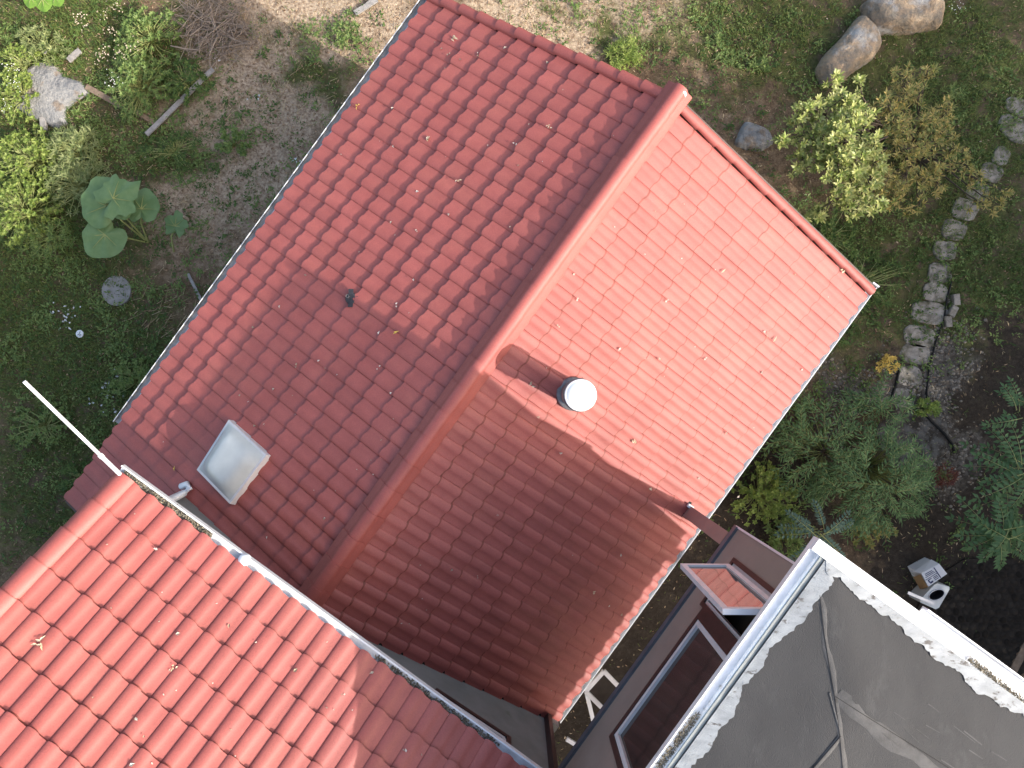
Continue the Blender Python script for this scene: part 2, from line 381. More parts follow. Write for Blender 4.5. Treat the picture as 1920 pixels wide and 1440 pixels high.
def jitter(m, a=.004):
    return m @ Matrix.Translation((0, rnd(-a, a), rnd(-.0012, .0012))) @ Matrix.Rotation(rnd(-.006, .006), 4, 'Z') @ Matrix.Rotation(rnd(-.008, .008), 4, 'X')

# ================================================================== main house (lower red roof)
SK = .045
NR, ZR, TA = -.43, 4.68, .412
NA, NB = -4.02, 3.19
def zA(n, v=0): return ZR - TA*(NR-n)
def zB(n, v=0): return ZR - TA*(n-NR)
def zM(n, v=0): return zA(n) if n < NR else zB(n)
def sk(n, v): return v + SK*(n-NR)
VT, VB = 3.78, -3.50
H1 = Site('red_roof_house', -.4, .2, 'lower house with the full red tiled gable roof, skylight and white vent pipe', 'house')
# walls
b = MB()
for (n0, n1, v0, v1) in ((-3.72,-3.5,-3.3,3.45),(2.68,2.9,-3.3,3.45)):
    b.add([(n, sk(n, v), z) for z in (0, zM(n0 if n0 > 0 else n1)-.1) for n, v in ((n0,v0),(n1,v0),(n1,v1),(n0,v1))], [(3,2,1,0),(4,5,6,7),(0,1,5,4),(1,2,6,5),(2,3,7,6),(3,0,4,7)])
for v0, v1 in ((3.25,3.45),(-3.4,-3.25)):
    prof = [(-3.5,0),(2.68,0),(2.68,zB(2.68)-.1),(NR,ZR-.1),(-3.5,zA(-3.5)-.1)]
    vs = [(n, sk(n, v0), z) for n, z in prof] + [(n, sk(n, v1), z) for n, z in prof]
    b.add(vs, [(0,1,2,3,4),(9,8,7,6,5),(0,5,6,1),(1,6,7,2),(2,7,8,3),(3,8,9,4),(4,9,5,0)])
H1.part('wall', b, M['render_taupe'])
# roof deck (with thickness)
b = MB()
for zf, n0, n1, vb in ((zA, NA+.03, NR, VB), (zB, NR, NB-.03, VB), (zA, NA+.03, -2.62, -4.72)):
    v1 = VT if vb == VB else VB
    vs = []
    for dz in (-.005, -.13):
        for n, v in ((n0,vb),(n1,vb),(n1,v1),(n0,v1)): vs.append((n, sk(n, v), zf(n)+dz))
    b.add(vs, [(0,1,2,3),(7,6,5,4),(0,4,5,1),(1,5,6,2),(2,6,7,3),(3,7,4,0)])
deck = H1.part('roof', b, M['brown'])
mats = []
for side, zf in (('A', zA), ('B', zB)):
    nE = NA if side == 'A' else NB
    sgn = -1 if side == 'A' else 1
    ydir = (sgn, sgn*SK, -TA)
    gh = GA*math.cos(math.atan(TA))
    for r in range(14):
        nl = nE - sgn*gh*r + (-.012 if sgn > 0 else .035)            # lower edge of this course
        nu = nl - sgn*(GA+.045)*math.cos(math.atan(TA))
        if sgn*(nu - NR) < -.12: break
        vb = VB
        if side == 'A' and nl < -2.72: vb = -4.68
        cnt = int(round((VT-.10-vb)/RW))
        for c in range(cnt):
            vv = VT-.10 - RW*(c+1) if side == 'A' else VT-.10 - RW*c
            o = Vector((nu, sk(nu, vv), zf(nu)+.004))
            x = (0, 1, 0) if side == 'A' else (0, -1, 0)
            m = basis(x, ydir, o)
            ctr = m @ Vector((RW/2, GA/2, .03)); D = CAMZ - ctr.z
            wx, wy = site2world(ctr.x, ctr.y)
            px, py = 960+wx/D*F, 720-wy/D*F
            vis = -30 < px < 1950 and -30 < py < 1470
            # covered by the higher house or building
            if -3.05 > ctr.y/D*7.28 and ctr.x/D*7.28 > -2.7: vis = False
            key = (0 if vis else 10) + D/20 - (0.08 if side == 'A' else 0) + rnd(0, .001)
            mats.append((key, jitter(m), side))
mats.sort(key=lambda t: t[0])
Tm = Matrix.Translation((-H1.o[0], -H1.o[1], 0))
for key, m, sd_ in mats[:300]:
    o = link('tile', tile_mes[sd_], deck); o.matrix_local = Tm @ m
b = MB()
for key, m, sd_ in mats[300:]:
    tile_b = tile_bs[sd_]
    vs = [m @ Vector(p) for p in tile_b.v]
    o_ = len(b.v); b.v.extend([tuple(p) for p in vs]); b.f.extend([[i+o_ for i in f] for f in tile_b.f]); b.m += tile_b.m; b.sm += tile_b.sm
H1.part('tile', b, [M['tile'], M['tile_lap_shade']], deck, kind='stuff')
# verge tiles on the upper gable, both slopes
gh = GA*math.cos(math.atan(TA))
for sgn, zf, nE in ((-1, zA, NA), (1, zB, NB)):
    for r in range(14):
        nl = nE - sgn*gh*r + sgn*.03; nu = nl - sgn*(GA+.03)*math.cos(math.atan(TA))
        if sgn*(nu-NR) < -.2: break
        if sgn*(nu-NR) < 0: nu = NR
        m = basis((0, -sgn, 0), (sgn, sgn*SK, -TA), (nu, sk(nu, VT-.03), zf(nu)+.035))
        o = link('verge_tile', verge_mes[sgn], deck); o.matrix_local = Tm @ jitter(m)
# upper gable barge board and lower verge flashing
b = MB()
for sgn, zf, nE in ((-1, zA, NA), (1, zB, NB)):
    b.bar((NR, sk(NR, VT+.03), zf(NR)-.05), (nE, sk(nE, VT+.03), zf(nE)-.05), .03, .16)
H1.part('barge_board', b, M['brown'])
b = MB()
pts = [(NR+i*(NB-NR)/24, 0) for i in range(25)]
for i in range(24):
    n0, n1 = pts[i][0], pts[i+1][0]
    b.bar((n0, sk(n0, VB-.055+rnd(-.008,.008)), zB(n0)+.0), (n1, sk(n1, VB-.055+rnd(-.008,.008)), zB(n1)+.0), .07, .05)
H1.part('flashing', b, M['hose'])
# ridge caps
CP = [(-.165,-.055),(-.16,-.034),(-.095,-.006),(-.084,.020),(-.070,.045),(-.045,.064),(0,.072),(.045,.064),(.070,.045),(.084,.020),(.095,-.006),(.16,-.034),(.165,-.055)]
cb = MB(); Lc = .40
n = len(CP)
up = [Vector((x*.985, 0, z)) for x, z in CP]; lo = [Vector((x*1.03, Lc, z+.017)) for x, z in CP]
cb.add(up+lo, [(i, n+i, n+i+1, i+1) for i in range(n-1)], 0, True)
li = [Vector((p.x*.95, p.y-.001, p.z-.012)) for p in lo]
cb.add(lo+li, [(i, n+i, n+i+1, i+1) for i in range(n-1)], 0, False)
cap_me = cb.mesh('ridge_cap', M['cap'])
v = VB-.1
while v < VT-.05:
    m = basis((1, 0, 0), (0, 1, 0), (NR, v, ZR+.06)) @ Matrix.Rotation(0, 4, 'Z')
    o = link('ridge_cap', cap_me, deck); o.matrix_local = Tm @ jitter(m, .004) @ Matrix.Rotation(rnd(-.01,.01), 4, 'Z')
    v += .355
b = MB()      # end disc of the ridge, white underside
b.lathe([(0,.0),(.085,.0),(.085,.03),(0,.03)], (0,0,0), 16)
R90 = Matrix.Translation((NR+.02, VT+.06, ZR+.06)) @ Matrix.Rotation(R(-90), 4, 'X')
b.v = [tuple(R90 @ Vector(p)) for p in b.v]
H1.part('ridge_end', b, M['white'])
# gutters (channels) along both eaves
def channel(b, p0, p1, w_, h_, t=.006, nrm=(1, 0, 0), mi=(0, 1)):
    p0, p1, nn = Vector(p0), Vector(p1), Vector(nrm)
    prof = [(0,0),(0,-h_),(w_,-h_),(w_,0),(w_+t,0),(w_+t,-h_-t),(-t,-h_-t),(-t,0)]
    vs = [p + nn*x + Vector((0,0,z)) for p in (p0, p1) for x, z in prof]
    k = 8
    for i in range(k):
        j = (i+1) % k
        b.add([vs[i], vs[k+i], vs[k+j], vs[j]], [(0,1,2,3)], mi[1] if i in (0,1,2) else mi[0])
    b.add(vs[:k], [(7,6,1,0),(6,5,2,1),(5,4,3,2)], mi[0]); b.add(vs[k:], [(0,1,6,7),(1,2,5,6),(2,3,4,5)], mi[0])
b = MB(); n = NB-.015
channel(b, (n, sk(n, VB-.02), zB(NB)+.012), (n, sk(n, VT+.07), zB(NB)+.012), .075, .075, .010)
b.box((n-.012, sk(n, VT)+.05, zB(NB)-.06), (n+.09, sk(n, VT)+.072, zB(NB)+.05))
H1.part('gutter', b, [M['white'], M['gutter_in']], label='white gutter along the sunny eave')
b = MB(); n = NA+.0
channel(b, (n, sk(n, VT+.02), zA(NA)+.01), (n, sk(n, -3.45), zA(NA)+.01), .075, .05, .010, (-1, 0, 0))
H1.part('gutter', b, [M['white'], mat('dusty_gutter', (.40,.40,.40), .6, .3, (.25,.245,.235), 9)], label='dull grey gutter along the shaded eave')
b = MB()
p0, p1 = at(134, 943, 9.98), at(166, 915, 10.0)
a_, c_ = world2site(p0.x, p0.y), world2site(p1.x, p1.y)
b.bar((a_[0], a_[1], p0.z), (c_[0], c_[1], p1.z), .09, .07)
H1.part('downpipe', b, M['pipe'])
# skylight
cr = [hs(px, py, zA, .14) for px, py in ((430,787),(501,853),(432,945),(370,881))]
ctr = sum(cr, Vector())/4
b = MB(); nz = Vector((-TA, 0, 1)).normalized()
low = [p - nz*.16 + (p-ctr)*.02 for p in cr]
b.add(cr+low, [(0,4,5,1),(1,5,6,2),(2,6,7,3),(3,7,4,0)])
inn = [ctr + (p-ctr)*.925 + nz*.012 for p in cr]
b.add([p+nz*.012 for p in cr]+inn+cr, [(0,1,5,4),(1,2,6,5),(2,3,7,6),(3,0,4,7),(8,9,1,0),(9,10,2,1),(10,11,3,2),(11,8,0,3)])
sky_o = H1.part('skylight', b, M['frame'])
b = MB(); K = 12
vs = []; fs = []
for j in range(K+1):
    for i in range(K+1):
        s, t = i/K, j/K
        p = (inn[0]*(1-s)+inn[1]*s)*(1-t) + (inn[3]*(1-s)+inn[2]*s)*t
        q = min(1, 4.2*min(s, 1-s))*min(1, 4.2*min(t, 1-t))
        vs.append(p + nz*(.10*(1-(1-q)**2)+.02*math.sin(math.pi*s)*math.sin(math.pi*t)))
for j in range(K):
    for i in range(K): fs.append((j*(K+1)+i, j*(K+1)+i+1, (j+1)*(K+1)+i+1, (j+1)*(K+1)+i))
b.add(vs, fs, 0, True); H1.part('dome', b, M['dome'], sky_o)
b = MB()
e0, e1, e2 = low[0]+nz*.015, low[3]+nz*.015, low[2]+nz*.015
b.add([low[0]+Vector((.16,0,0))*0+nz*.045+Vector((-.16,0,-.16*TA)), low[3]+nz*.045+Vector((-.16,0,-.16*TA)), low[3]+nz*.06, low[0]+nz*.06], [(0,1,2,3)])
b.add([low[1]+nz*.03, low[2]+nz*.03, low[2]+nz*.03+(low[2]-low[3])*.05, low[1]+nz*.03+(low[1]-low[0])*.05], [(0,1,2,3)])
H1.part('flashing', b, M['cap'], sky_o)
# round vent
vp = at(1089, 741, 7.78); vn, vv = world2site(vp.x, vp.y); zb = zB(vn)
b = MB(); b.lathe([(.155,-.12),(.155,.72)], (vn, vv, zb), 28); vent = H1.part('vent_pipe', b, M['zinc'])
b = MB(); b.lathe([(.205,-.12),(.205,.13),(.198,.14),(.15,.15)], (vn, vv, zb), 28); H1.part('collar', b, M['zinc'], vent)
b = MB(); zc = vp.z - zb
b.lathe([(.13,zc-.27),(.178,zc-.26),(.178,zc-.17),(.185,zc-.165),(.185,zc-.15),(.175,zc-.145),(.175,zc-.04),(.170,zc-.025)], (vn, vv, zb), 32); H1.part('cap_drum', b, M['zinc'], vent)
b = MB(); b.lathe([(.170,zc-.027),(.175,zc-.016),(.167,zc-.006),(.157,zc-.012),(.150,zc-.004),(.09,zc+.012),(.001,zc+.02)], (vn, vv, zb), 32); H1.part('cap', b, M['vent_white'], vent)
# little broken black vent with a thin pipe on the shaded slope
p = hs(659, 560, zA, .05)
b = MB(); b.lathe([(.085,-.06),(.075,.02),(.05,.035),(.03,.02),(.001,.015)], p, 14)
for a, l in ((2.2, .12), (-1.0, .11), (.6, .09)): b.bar(p+Vector((0,0,.01)), p+Vector((math.cos(a)*l, math.sin(a)*l, .03)), .06, .02)
H1.part('roof_vent', b, M['black'])
p = hs(651, 555, zA, .12); b = MB(); b.tube([p-Vector((0,0,.15)), p], .021, 12, cap=False); b.lathe([(.021,0),(.013,0),(.013,-.1),(.001,-.1)], p, 12); H1.part('pipe', b, M['zinc'])

# ================================================================== second red house (higher, lower left)
T2 = .56; V2, Z2 = -3.07, 13.07-7.27
def z2(n, v): return Z2 + T2*(V2-v)
N2a, N2b, VR2 = -2.66, 2.86, -6.6
H2 = Site('red_roof_house', 0, -6.2, 'higher red tiled house at the bottom left with a mossy white gutter', 'house')
b = MB()
def wl(n0, n1, v0, v1, z0, z1):
    b.add([(n, v+SK*(n-NR), z) for z in (z0, z1) for n, v in ((n0,v0),(n1,v0),(n1,v1),(n0,v1))], [(3,2,1,0),(4,5,6,7),(0,1,5,4),(1,2,6,5),(2,3,7,6),(3,0,4,7)])
wl(-1.0, 3.0, -3.75, -3.55, 0, Z2-.10); wl(-2.60, -1.0, -3.85, -3.505, 0, Z2-.10); wl(-2.60, -2.3, -10.2, -3.86, 0, Z2-.10); wl(3.06, 3.20, -3.70, -3.50, 0, 3.4); wl(2.66, 2.86, -10, -3.76, 0, Z2-.1)
H2.part('wall', b, M['render_grey'])
b = MB(); b.box((3.0, -3.40, 0), (3.06, -3.30, 5.2)); H2.part('corner_trim', b, M['brown'])
b = MB(); b.box((3.03, -3.36, 0), (3.20, -3.325, zB(3.1)-.05)); H2.part('wall_panel', b, M['render_taupe'])
b = MB(); b.box((3.20, -3.36, 0), (3.222, -3.325, 3.1)); H2.part('corner_bead', b, M['white'])
b = MB()
vs = []
for dz in (-.006, -.14):
    for n, v in ((N2a+.05,V2-.02),(N2b,V2-.02),(N2b,VR2),(N2a+.05,VR2),(N2b,2*VR2-V2),(N2a+.05,2*VR2-V2)):
        vs.append((n, v, (z2(n, v) if v >= VR2 else z2(n, 2*VR2-v))+dz))
b.add(vs, [(0,1,2,3),(3,2,4,5),(9,8,7,6),(11,10,8,9),(0,6,7,1),(1,7,8,2),(2,8,10,4),(4,10,11,5),(5,11,9,3),(3,9,6,0)])
deck2 = H2.part('roof', b, M['cap'])
T2m = Matrix.Translation((-H2.o[0], -H2.o[1], 0)); c2 = math.cos(math.atan(T2))
cnt = 0
tiles2 = []
for r in range(11):
    vl = V2 - GA2*c2*r + .02; vu = vl - (GA2+.045)*c2
    for c in range(int((N2b-N2a-.12)/RW)):
        n = N2a + .13 + RW*c
        m = basis((1, 0, 0), (0, 1, -T2), (n, vu, z2(n, vu)+.004))
        o = link('tile', tile2_me, deck2); o.matrix_local = T2m @ jitter(m, .003)
b2_ = barrel_mesh(.105, .115, GA2+.03, 11, .8); ve2 = b2_.mesh('verge_tile', M['cap'])
for r in range(11):
    vl = V2 - GA2*c2*r + .03; vu = vl - (GA2+.03)*c2
    m = basis((1, 0, 0), (0, 1, -T2), (N2a+.085, vu, z2(0, vu)+.012))
    o = link('verge_tile', ve2, deck2); o.matrix_local = T2m @ jitter(m, .003)
b = MB(); b.bar((N2a-.005, V2, Z2-.08), (N2a-.005, VR2, z2(0, VR2)-.08), .03, .2); H2.part('barge_board', b, M['brown'])
b = MB()
channel(b, (N2a-.03, V2+.008, Z2+.015), (N2b-.05, V2+.008, Z2+.015), .085, .045, .016, (0, 1, 0))
g2 = H2.part('gutter', b, [M['white'], M['gutter_in']])
b = MB(); q = at(457, 1051, 7.24); q = Vector((*world2site(q.x, q.y), q.z)); b.lathe([(.062,-.05),(.062,.0),(.05,.022),(.001,.03)], q, 16); H2.part('gutter_joint', b, M['pipe'], g2)
def debris(n0, n1, vlo, vhi, z, cnt, k=.016, along='n'):
    d = MB()
    for i in range(cnt):
        n = rnd(n0, n1); v = rnd(vlo, vhi)
        if mn.noise(Vector((n*3.1, v*3.1, 2.2))) < -.12: continue
        p = Vector((n, v, z+rnd(0, .03))); a = rnd(0, 6.28)
        d.leaf(p, Vector((math.cos(a), math.sin(a), rnd(-.3, .5))).normalized(), Vector((rnd(-.4,.4), rnd(-.4,.4), 1)), rnd(1, 3)*k, rnd(.6, 1.2)*k, .2, .1)
    return d
H2.part('gutter_debris', debris(N2a+.02, -1.55, V2+.02, V2+.085, Z2-.02, 800), M['debris'], g2, kind='stuff')
H2.part('gutter_debris', debris(.5, N2b-.1, V2+.01, V2+.06, Z2-.03, 900), M['debris'], g2, kind='stuff')
# pole, downpipe
b = MB()
pA, pB = at(232, 896, 7.22), at(45, 715, 6.55)
sa, sb = Vector((*world2site(pA.x, pA.y), pA.z)), Vector((*world2site(pB.x, pB.y), pB.z))
b.tube([sa, sa.lerp(sb, .25)], .021, 10); b.tube([sa.lerp(sb, .24), sb], .017, 10); b.tube([sa.lerp(sb, .23), sa.lerp(sb, .26)], .026, 10)
H2.part('pole', b, M['pipe'])
q0 = at(306, 944, 7.5); q1 = hit(344, 925, zA, .12); q2 = hit(355, 916, zA, .10); q3 = hit(350, 908, zA, .07); q4 = hit(340, 912, zA, .05)
b = MB(); b.tube([Vector((*world2site(q.x, q.y), q.z)) for q in (q0, q1, q2, q3, q4)], [.045,.045,.045,.043,.043], 12); H2.part('downpipe', b, M['pipe'])
# window in the grey wall
def window(H, face, a0, a1, z0, z1, out, fw=.05, trim=.045, glass='glass', sash=True):
    pass
b = MB(); vf = lambda n: -3.55 + SK*(n-NR)
def wbar(b, n0, z0, n1, z1, w_, off, dep, mi=0):
    b.bar((n0, vf(n0)+off, z0), (n1, vf(n1)+off, z1), dep, w_, mi) if abs(z1-z0) < 1e-6 else b.bar((n0, vf(n0)+off, z0), (n1, vf(n1)+off, z1), w_, dep, mi, up=(0, 1, 0))
wn0, wn1, wz0, wz1 = 1.42, 2.42, 4.56, 5.45
for a in ((wn0-.03, wz0-.02, wn1+.03, wz0-.02), (wn0, wz0, wn0, wz1), (wn1, wz0, wn1, wz1)): wbar(b, *a, .06, .012, .05)
win = H2.part('window', b, M['brown'])
b = MB()
for a in ((wn0+.05, wz0+.05, wn1-.05, wz0+.05), (wn0+.06, wz0+.05, wn0+.06, wz1), (wn1-.06, wz0+.05, wn1-.06, wz1)): wbar(b, *a, .05, .008, .035)
H2.part('frame', b, M['frame'], win)
b = MB(); b.add([(n, vf(n)+.006, z) for n, z in ((wn0+.05,wz0+.05),(wn1-.05,wz0+.05),(wn1-.05,wz1),(wn0+.05,wz1))], [(0,1,2,3)]); H2.part('pane', b, M['glass'], win)

# ================================================================== tall flat-roofed building (lower right)
NW, VW = 2.91, .17                     # wall planes
ZL, ZG = 13.07-7.9, 13.07-5.70         # ledge and gutter heights
NG, VG = 2.67, .435; NF = 6.0
H3 = Site('flat_roof_building', 5.2, -3.4, 'taller taupe building with a grey membrane roof edged in peeling white paint', 'building')
b = MB()
def face_wall(b, holes, n, z0, z1, v0, v1, t=.12):
    # wall in plane n with rectangular holes (va, vb, za, zb), thickness t towards +n
    vs_ = sorted({v0, v1, *[h[0] for h in holes], *[h[1] for h in holes]}); zs_ = sorted({z0, z1, *[h[2] for h in holes], *[h[3] for h in holes]})
    for i in range(len(vs_)-1):
        for j in range(len(zs_)-1):
            a, c = (vs_[i]+vs_[i+1])/2, (zs_[j]+zs_[j+1])/2
            if any(h[0] < a < h[1] and h[2] < c < h[3] for h in holes): continue
            b.add([(n, vs_[i], zs_[j]), (n, vs_[i], zs_[j+1]), (n, vs_[i+1], zs_[j+1]), (n, vs_[i+1], zs_[j])], [(0,1,2,3)])
    for h in holes:
        va, vb_, za, zb_ = h
        b.add([(n,va,za),(n,vb_,za),(n,vb_,zb_),(n,va,zb_),(n+t,va,za),(n+t,vb_,za),(n+t,vb_,zb_),(n+t,va,zb_)], [(0,4,5,1),(1,5,6,2),(2,6,7,3),(3,7,4,0)])
SW = (-.66, -.14, 13.07-7.40, 13.07-5.86)       # small window opening
BW = (-2.26, -.80, 13.07-7.27, 13.07-5.86)      # big window opening
face_wall(b, [SW, BW], NW, ZL, ZG-.02, -6.5, VW)
b.box((NW+.001, VW-.12, ZL), (NF, VW, ZG-.05)); b.box((NW, -6.5, ZL-.02), (NF, VW, ZL)); b.box((NF-.12, -6.5, ZL), (NF, VW-.12, ZG-.05))
H3.part('wall', b, M['render_taupe'])
for cv in (-.2, -3.4, -6.4):
    b = MB(); b.box((NF-.17, cv-.09, 0), (NF-.0, cv+.09, ZL-.03)); H3.part('column', b, M['render_pink'])
b = MB(); b.box((NW-.03, -6.5, ZL-.03), (NW+.01, VW+.01, ZL+.06)); H3.part('ledge', b, M['bluegrey'])
b = MB(); b.box((NW-.015, -6.5, ZL-.075), (NW+.02, VW+.02, ZL-.031)); H3.part('ledge_board', b, M['brown'])
b = MB(); b.box((NW-.012, VW-.0, ZL-.03), (NW+.022, VW+.022, ZG-.05)); H3.part('corner_bead', b, M['frame'])
for _ in range(0): pass
# column through the lower roof
b = MB(); b.box((NW-.02, -.085, 0), (NW+.15, .083, ZL-.076)); H3.part('column', b, M['render_pink'])
zc_ = zB(NW)
b = MB()
for i in range(14):
    v0 = -.11 + .225*i/13
    b.box((NW-.075-rnd(0,.02), v0-.014, zc_+.0), (NW-.021, v0+.014, zc_+.05+rnd(0,.025)))
H3.part('column_flashing', b, M['hose'])
b = MB(); b.box((NW-.06, .05, zc_+.07), (NW+.02, .10, zc_+.13)); H3.part('sealant_blob', b, M['white'])
# windows
def wframe(name, op, mats_, dep=.06, w_=.055, proud=.02, mull=None):
    va, vb_, za, zb_ = op; b = MB()
    b.box((NW-proud, va, za), (NW-proud+dep, vb_, za+w_)); b.box((NW-proud, va, zb_-w_), (NW-proud+dep, vb_, zb_))
    b.box((NW-proud, va, za+w_), (NW-proud+dep, va+w_, zb_-w_)); b.box((NW-proud, vb_-w_, za+w_), (NW-proud+dep, vb_, zb_-w_))
    return b
def grow(op, g): return (op[0]-g, op[1]+g, op[2]-g, op[3]+g)
wb = H3.part('window', wframe('t', grow(BW, .05), None, .05, .06, .022), M['brown'], label='large fixed window')
H3.part('frame', wframe('f', grow(BW, -.015), None, .07, .05, .012), M['frame'], wb)
b = MB(); va, vb_, za, zb_ = grow(BW, -.06); b.add([(NW+.02, va, za), (NW+.02, va, zb_), (NW+.02, vb_, zb_), (NW+.02, vb_, za)], [(0,1,2,3)]); H3.part('pane', b, M['interior'] if 0 else M['glass'], wb)
ws = H3.part('window', wframe('t', grow(SW, .04), None, .05, .05, .02), M['brown'], label='narrow window with its sash swung open')
H3.part('frame', wframe('f', grow(SW, -.01), None, .08, .035, .0), M['frame'], ws)
b = MB(); b.box((NW-.02, -.80, BW[2]-.05), (NW+.02, -.70, BW[3]+.05)); H3.part('mullion', b, M['brown'])
b = MB(); b.box((NW+.4, -3.0, ZL), (NW+.45, VW-.13, ZG-.1)); H3.part('curtain', b, M['interior'])
# swung-open sash: hinge at v=-.20, opens towards -n
hinge = Vector((NW-.035, -.20, 0)); free = Vector((2.47, -.49, 0)); dirv = (free-hinge); dirv.z = 0; Wd = dirv.length; dirv.normalize(); sd = Vector((-dirv.y, dirv.x, 0))
S0, S1 = SW[2]+.05, SW[3]-.01
def sbox(b, u0, u1, z0, z1, t0, t1):
    P = lambda u, t, z: hinge + dirv*u + sd*t + Vector((0, 0, z))
    vs = [P(u0,t0,z0),P(u1,t0,z0),P(u1,t1,z0),P(u0,t1,z0),P(u0,t0,z1),P(u1,t0,z1),P(u1,t1,z1),P(u0,t1,z1)]
    b.add(vs, [(3,2,1,0),(4,5,6,7),(0,1,5,4),(1,2,6,5),(2,3,7,6),(3,0,4,7)])
b = MB(); fw = .052
sbox(b, 0, Wd, S0, S0+fw, -.025, .025); sbox(b, 0, Wd, S1-fw, S1, -.025, .025); sbox(b, 0, fw, S0+fw, S1-fw, -.025, .025); sbox(b, Wd-fw, Wd, S0+fw, S1-fw, -.025, .025)
H3.part('open_sash', b, M['frame'], ws)
b = MB(); sbox(b, fw-.005, Wd-fw+.005, S0+fw-.005, S1-fw+.005, -.006, .006)
gl = bpy.data.materials.new('sash_glass'); gl.use_nodes = True; p_ = gl.node_tree.nodes['Principled BSDF']
p_.inputs['Base Color'].default_value = (.10,.085,.075,1); p_.inputs['Roughness'].default_value = .02; p_.inputs['Specular IOR Level'].default_value = .9; p_.inputs['IOR'].default_value = 2.4
H3.part('sash_pane', b, gl, ws)
# gutters, fascia
b = MB(); VE = -6.6
channel(b, (NG+.085, VE, ZG), (NG+.085, VG-.02, ZG), .085, .05, .012, (-1, 0, 0))
g3 = H3.part('gutter', b, [M['white'], M['gutter_in']])
H3.part('gutter_debris', debris(NG+.035, NG+.08, -3.3, -1.25, ZG-.045, 1500, .012), M['debris'], g3, kind='stuff')
H3.part('gutter_debris', debris(NG+.03, NG+.075, -2.35, -2.05, ZG-.045, 260, .014), M['moss'], g3, kind='stuff')
b = MB(); b.box((NG+.092, VE, ZG-.12), (NG+.128, VG-.03, ZG+.012)); H3.part('fascia', b, mat('green_grey_fascia', (.27,.30,.29), .5, .4, (.22,.24,.235), 8))
b = MB(); b.box((NW-.2, VE, ZG-.16), (NW+.05, VG-.02, ZG-.115)); b.box((NW, VW, ZG-.16), (NF+.2, VG-.02, ZG-.125)); H3.part('soffit', b, M['white'])
# roof membrane: hip at the corner, raised slightly to a fold
NP, VP, ZP = 3.62, -.62, ZG+.16
e0, e1 = NG+.130, VG-.10
def rz(n, v):
    dn, dv = n-e0, e1-v
    d = max(0, min(dn, dv)); k = min(1, d/(NP-e0)); return ZG+.02 + (ZP-ZG-.02)*k - (.05*min(1, max(0, d-(NP-e0))/.8))
b = MB()
st = [e0 + i*.11 for i in range(31)]; sv = [e1 - i*.11 for i in range(62)]
vs = [(n, v, rz(n, v) + .004*mn.noise(Vector((n*5, v*5, 0)))) for v in sv for n in st]
k = len(st); fs = [(j*k+i, (j+1)*k+i, (j+1)*k+i+1, j*k+i+1) for j in range(len(sv)-1) for i in range(k-1)]
b.add(vs, fs, 0, True)
roof3 = H3.part('roof', b, M['membrane'])
# painted white borders (ragged inner edge), sheets 4 mm above the membrane
def border(pts_outer, inner_fn, steps, zo=.006):
    b = MB(); vs = []; rows = 7
    for i in range(steps+1):
        t = i/steps; o_, i_ = pts_outer(t), inner_fn(t)
        for r in range(rows+1):
            q = r/rows; n, v = o_[0]+(i_[0]-o_[0])*q, o_[1]+(i_[1]-o_[1])*q
            vs.append((n, v, rz(n, v)+zo+.003*mn.noise(Vector((n*9, v*9, 4)))))
    kk = rows+1; b.add(vs, [(i*kk+r, i*kk+r+1, (i+1)*kk+r+1, (i+1)*kk+r) for i in range(steps) for r in range(rows)], 0, True)
    return b
def rag(s, a, f): return a*(mn.noise(Vector((s*1.7, f, 0))) + .5*mn.noise(Vector((s*5.1, f, 2))) + .4*mn.noise(Vector((s*14, f, 5))) + .3*mn.noise(Vector((s*31, f, 8))))
Lb = 3.2
H3.part('white_edge', border(lambda t: (e0, e1-.0-t*Lb), lambda t: (e0+max(.03, .10+rag(t*Lb, .06, 1.3)), e1-.10-t*Lb), 160), M['white_paint'], roof3)
H3.part('white_edge', border(lambda t: (e0+t*Lb, e1), lambda t: (e0+.05+t*Lb, e1-max(.03, .10+rag(t*Lb, .06, 8.3))), 160, .010), M['white_paint'], roof3)
# capping board and outer gutter on the far side
b = MB(); b.box((NG-.01, VG-.105, ZG-.07), (3.68, VG, ZG+.035)); H3.part('capping', b, M['white'], label='flat white capping at the roof corner')
b = MB(); channel(b, (3.68, VG-.105, ZG+.03), (NF+.25, VG-.105, ZG+.03), .15, .07, .012, (0, 1, 0)); g4 = H3.part('gutter', b, [M['white'], M['white']], label='wide gutter with a line of dry debris')
d = MB()
for i in range(1500):
    n = rnd(4.2, 6.2); c = VG-.075+.012*math.sin(n*5)+random.gauss(0, .012)
    p = Vector((n, c, ZG-.03+rnd(0, .02))); a = rnd(0, 6.28); d.leaf(p, Vector((math.cos(a), math.sin(a), rnd(-.2,.5))).normalized(), Vector((rnd(-.4,.4), rnd(-.4,.4), 1)), rnd(.01,.03), rnd(.006,.013), .2)
H3.part('gutter_debris', d, M['debris'], g4, kind='stuff')
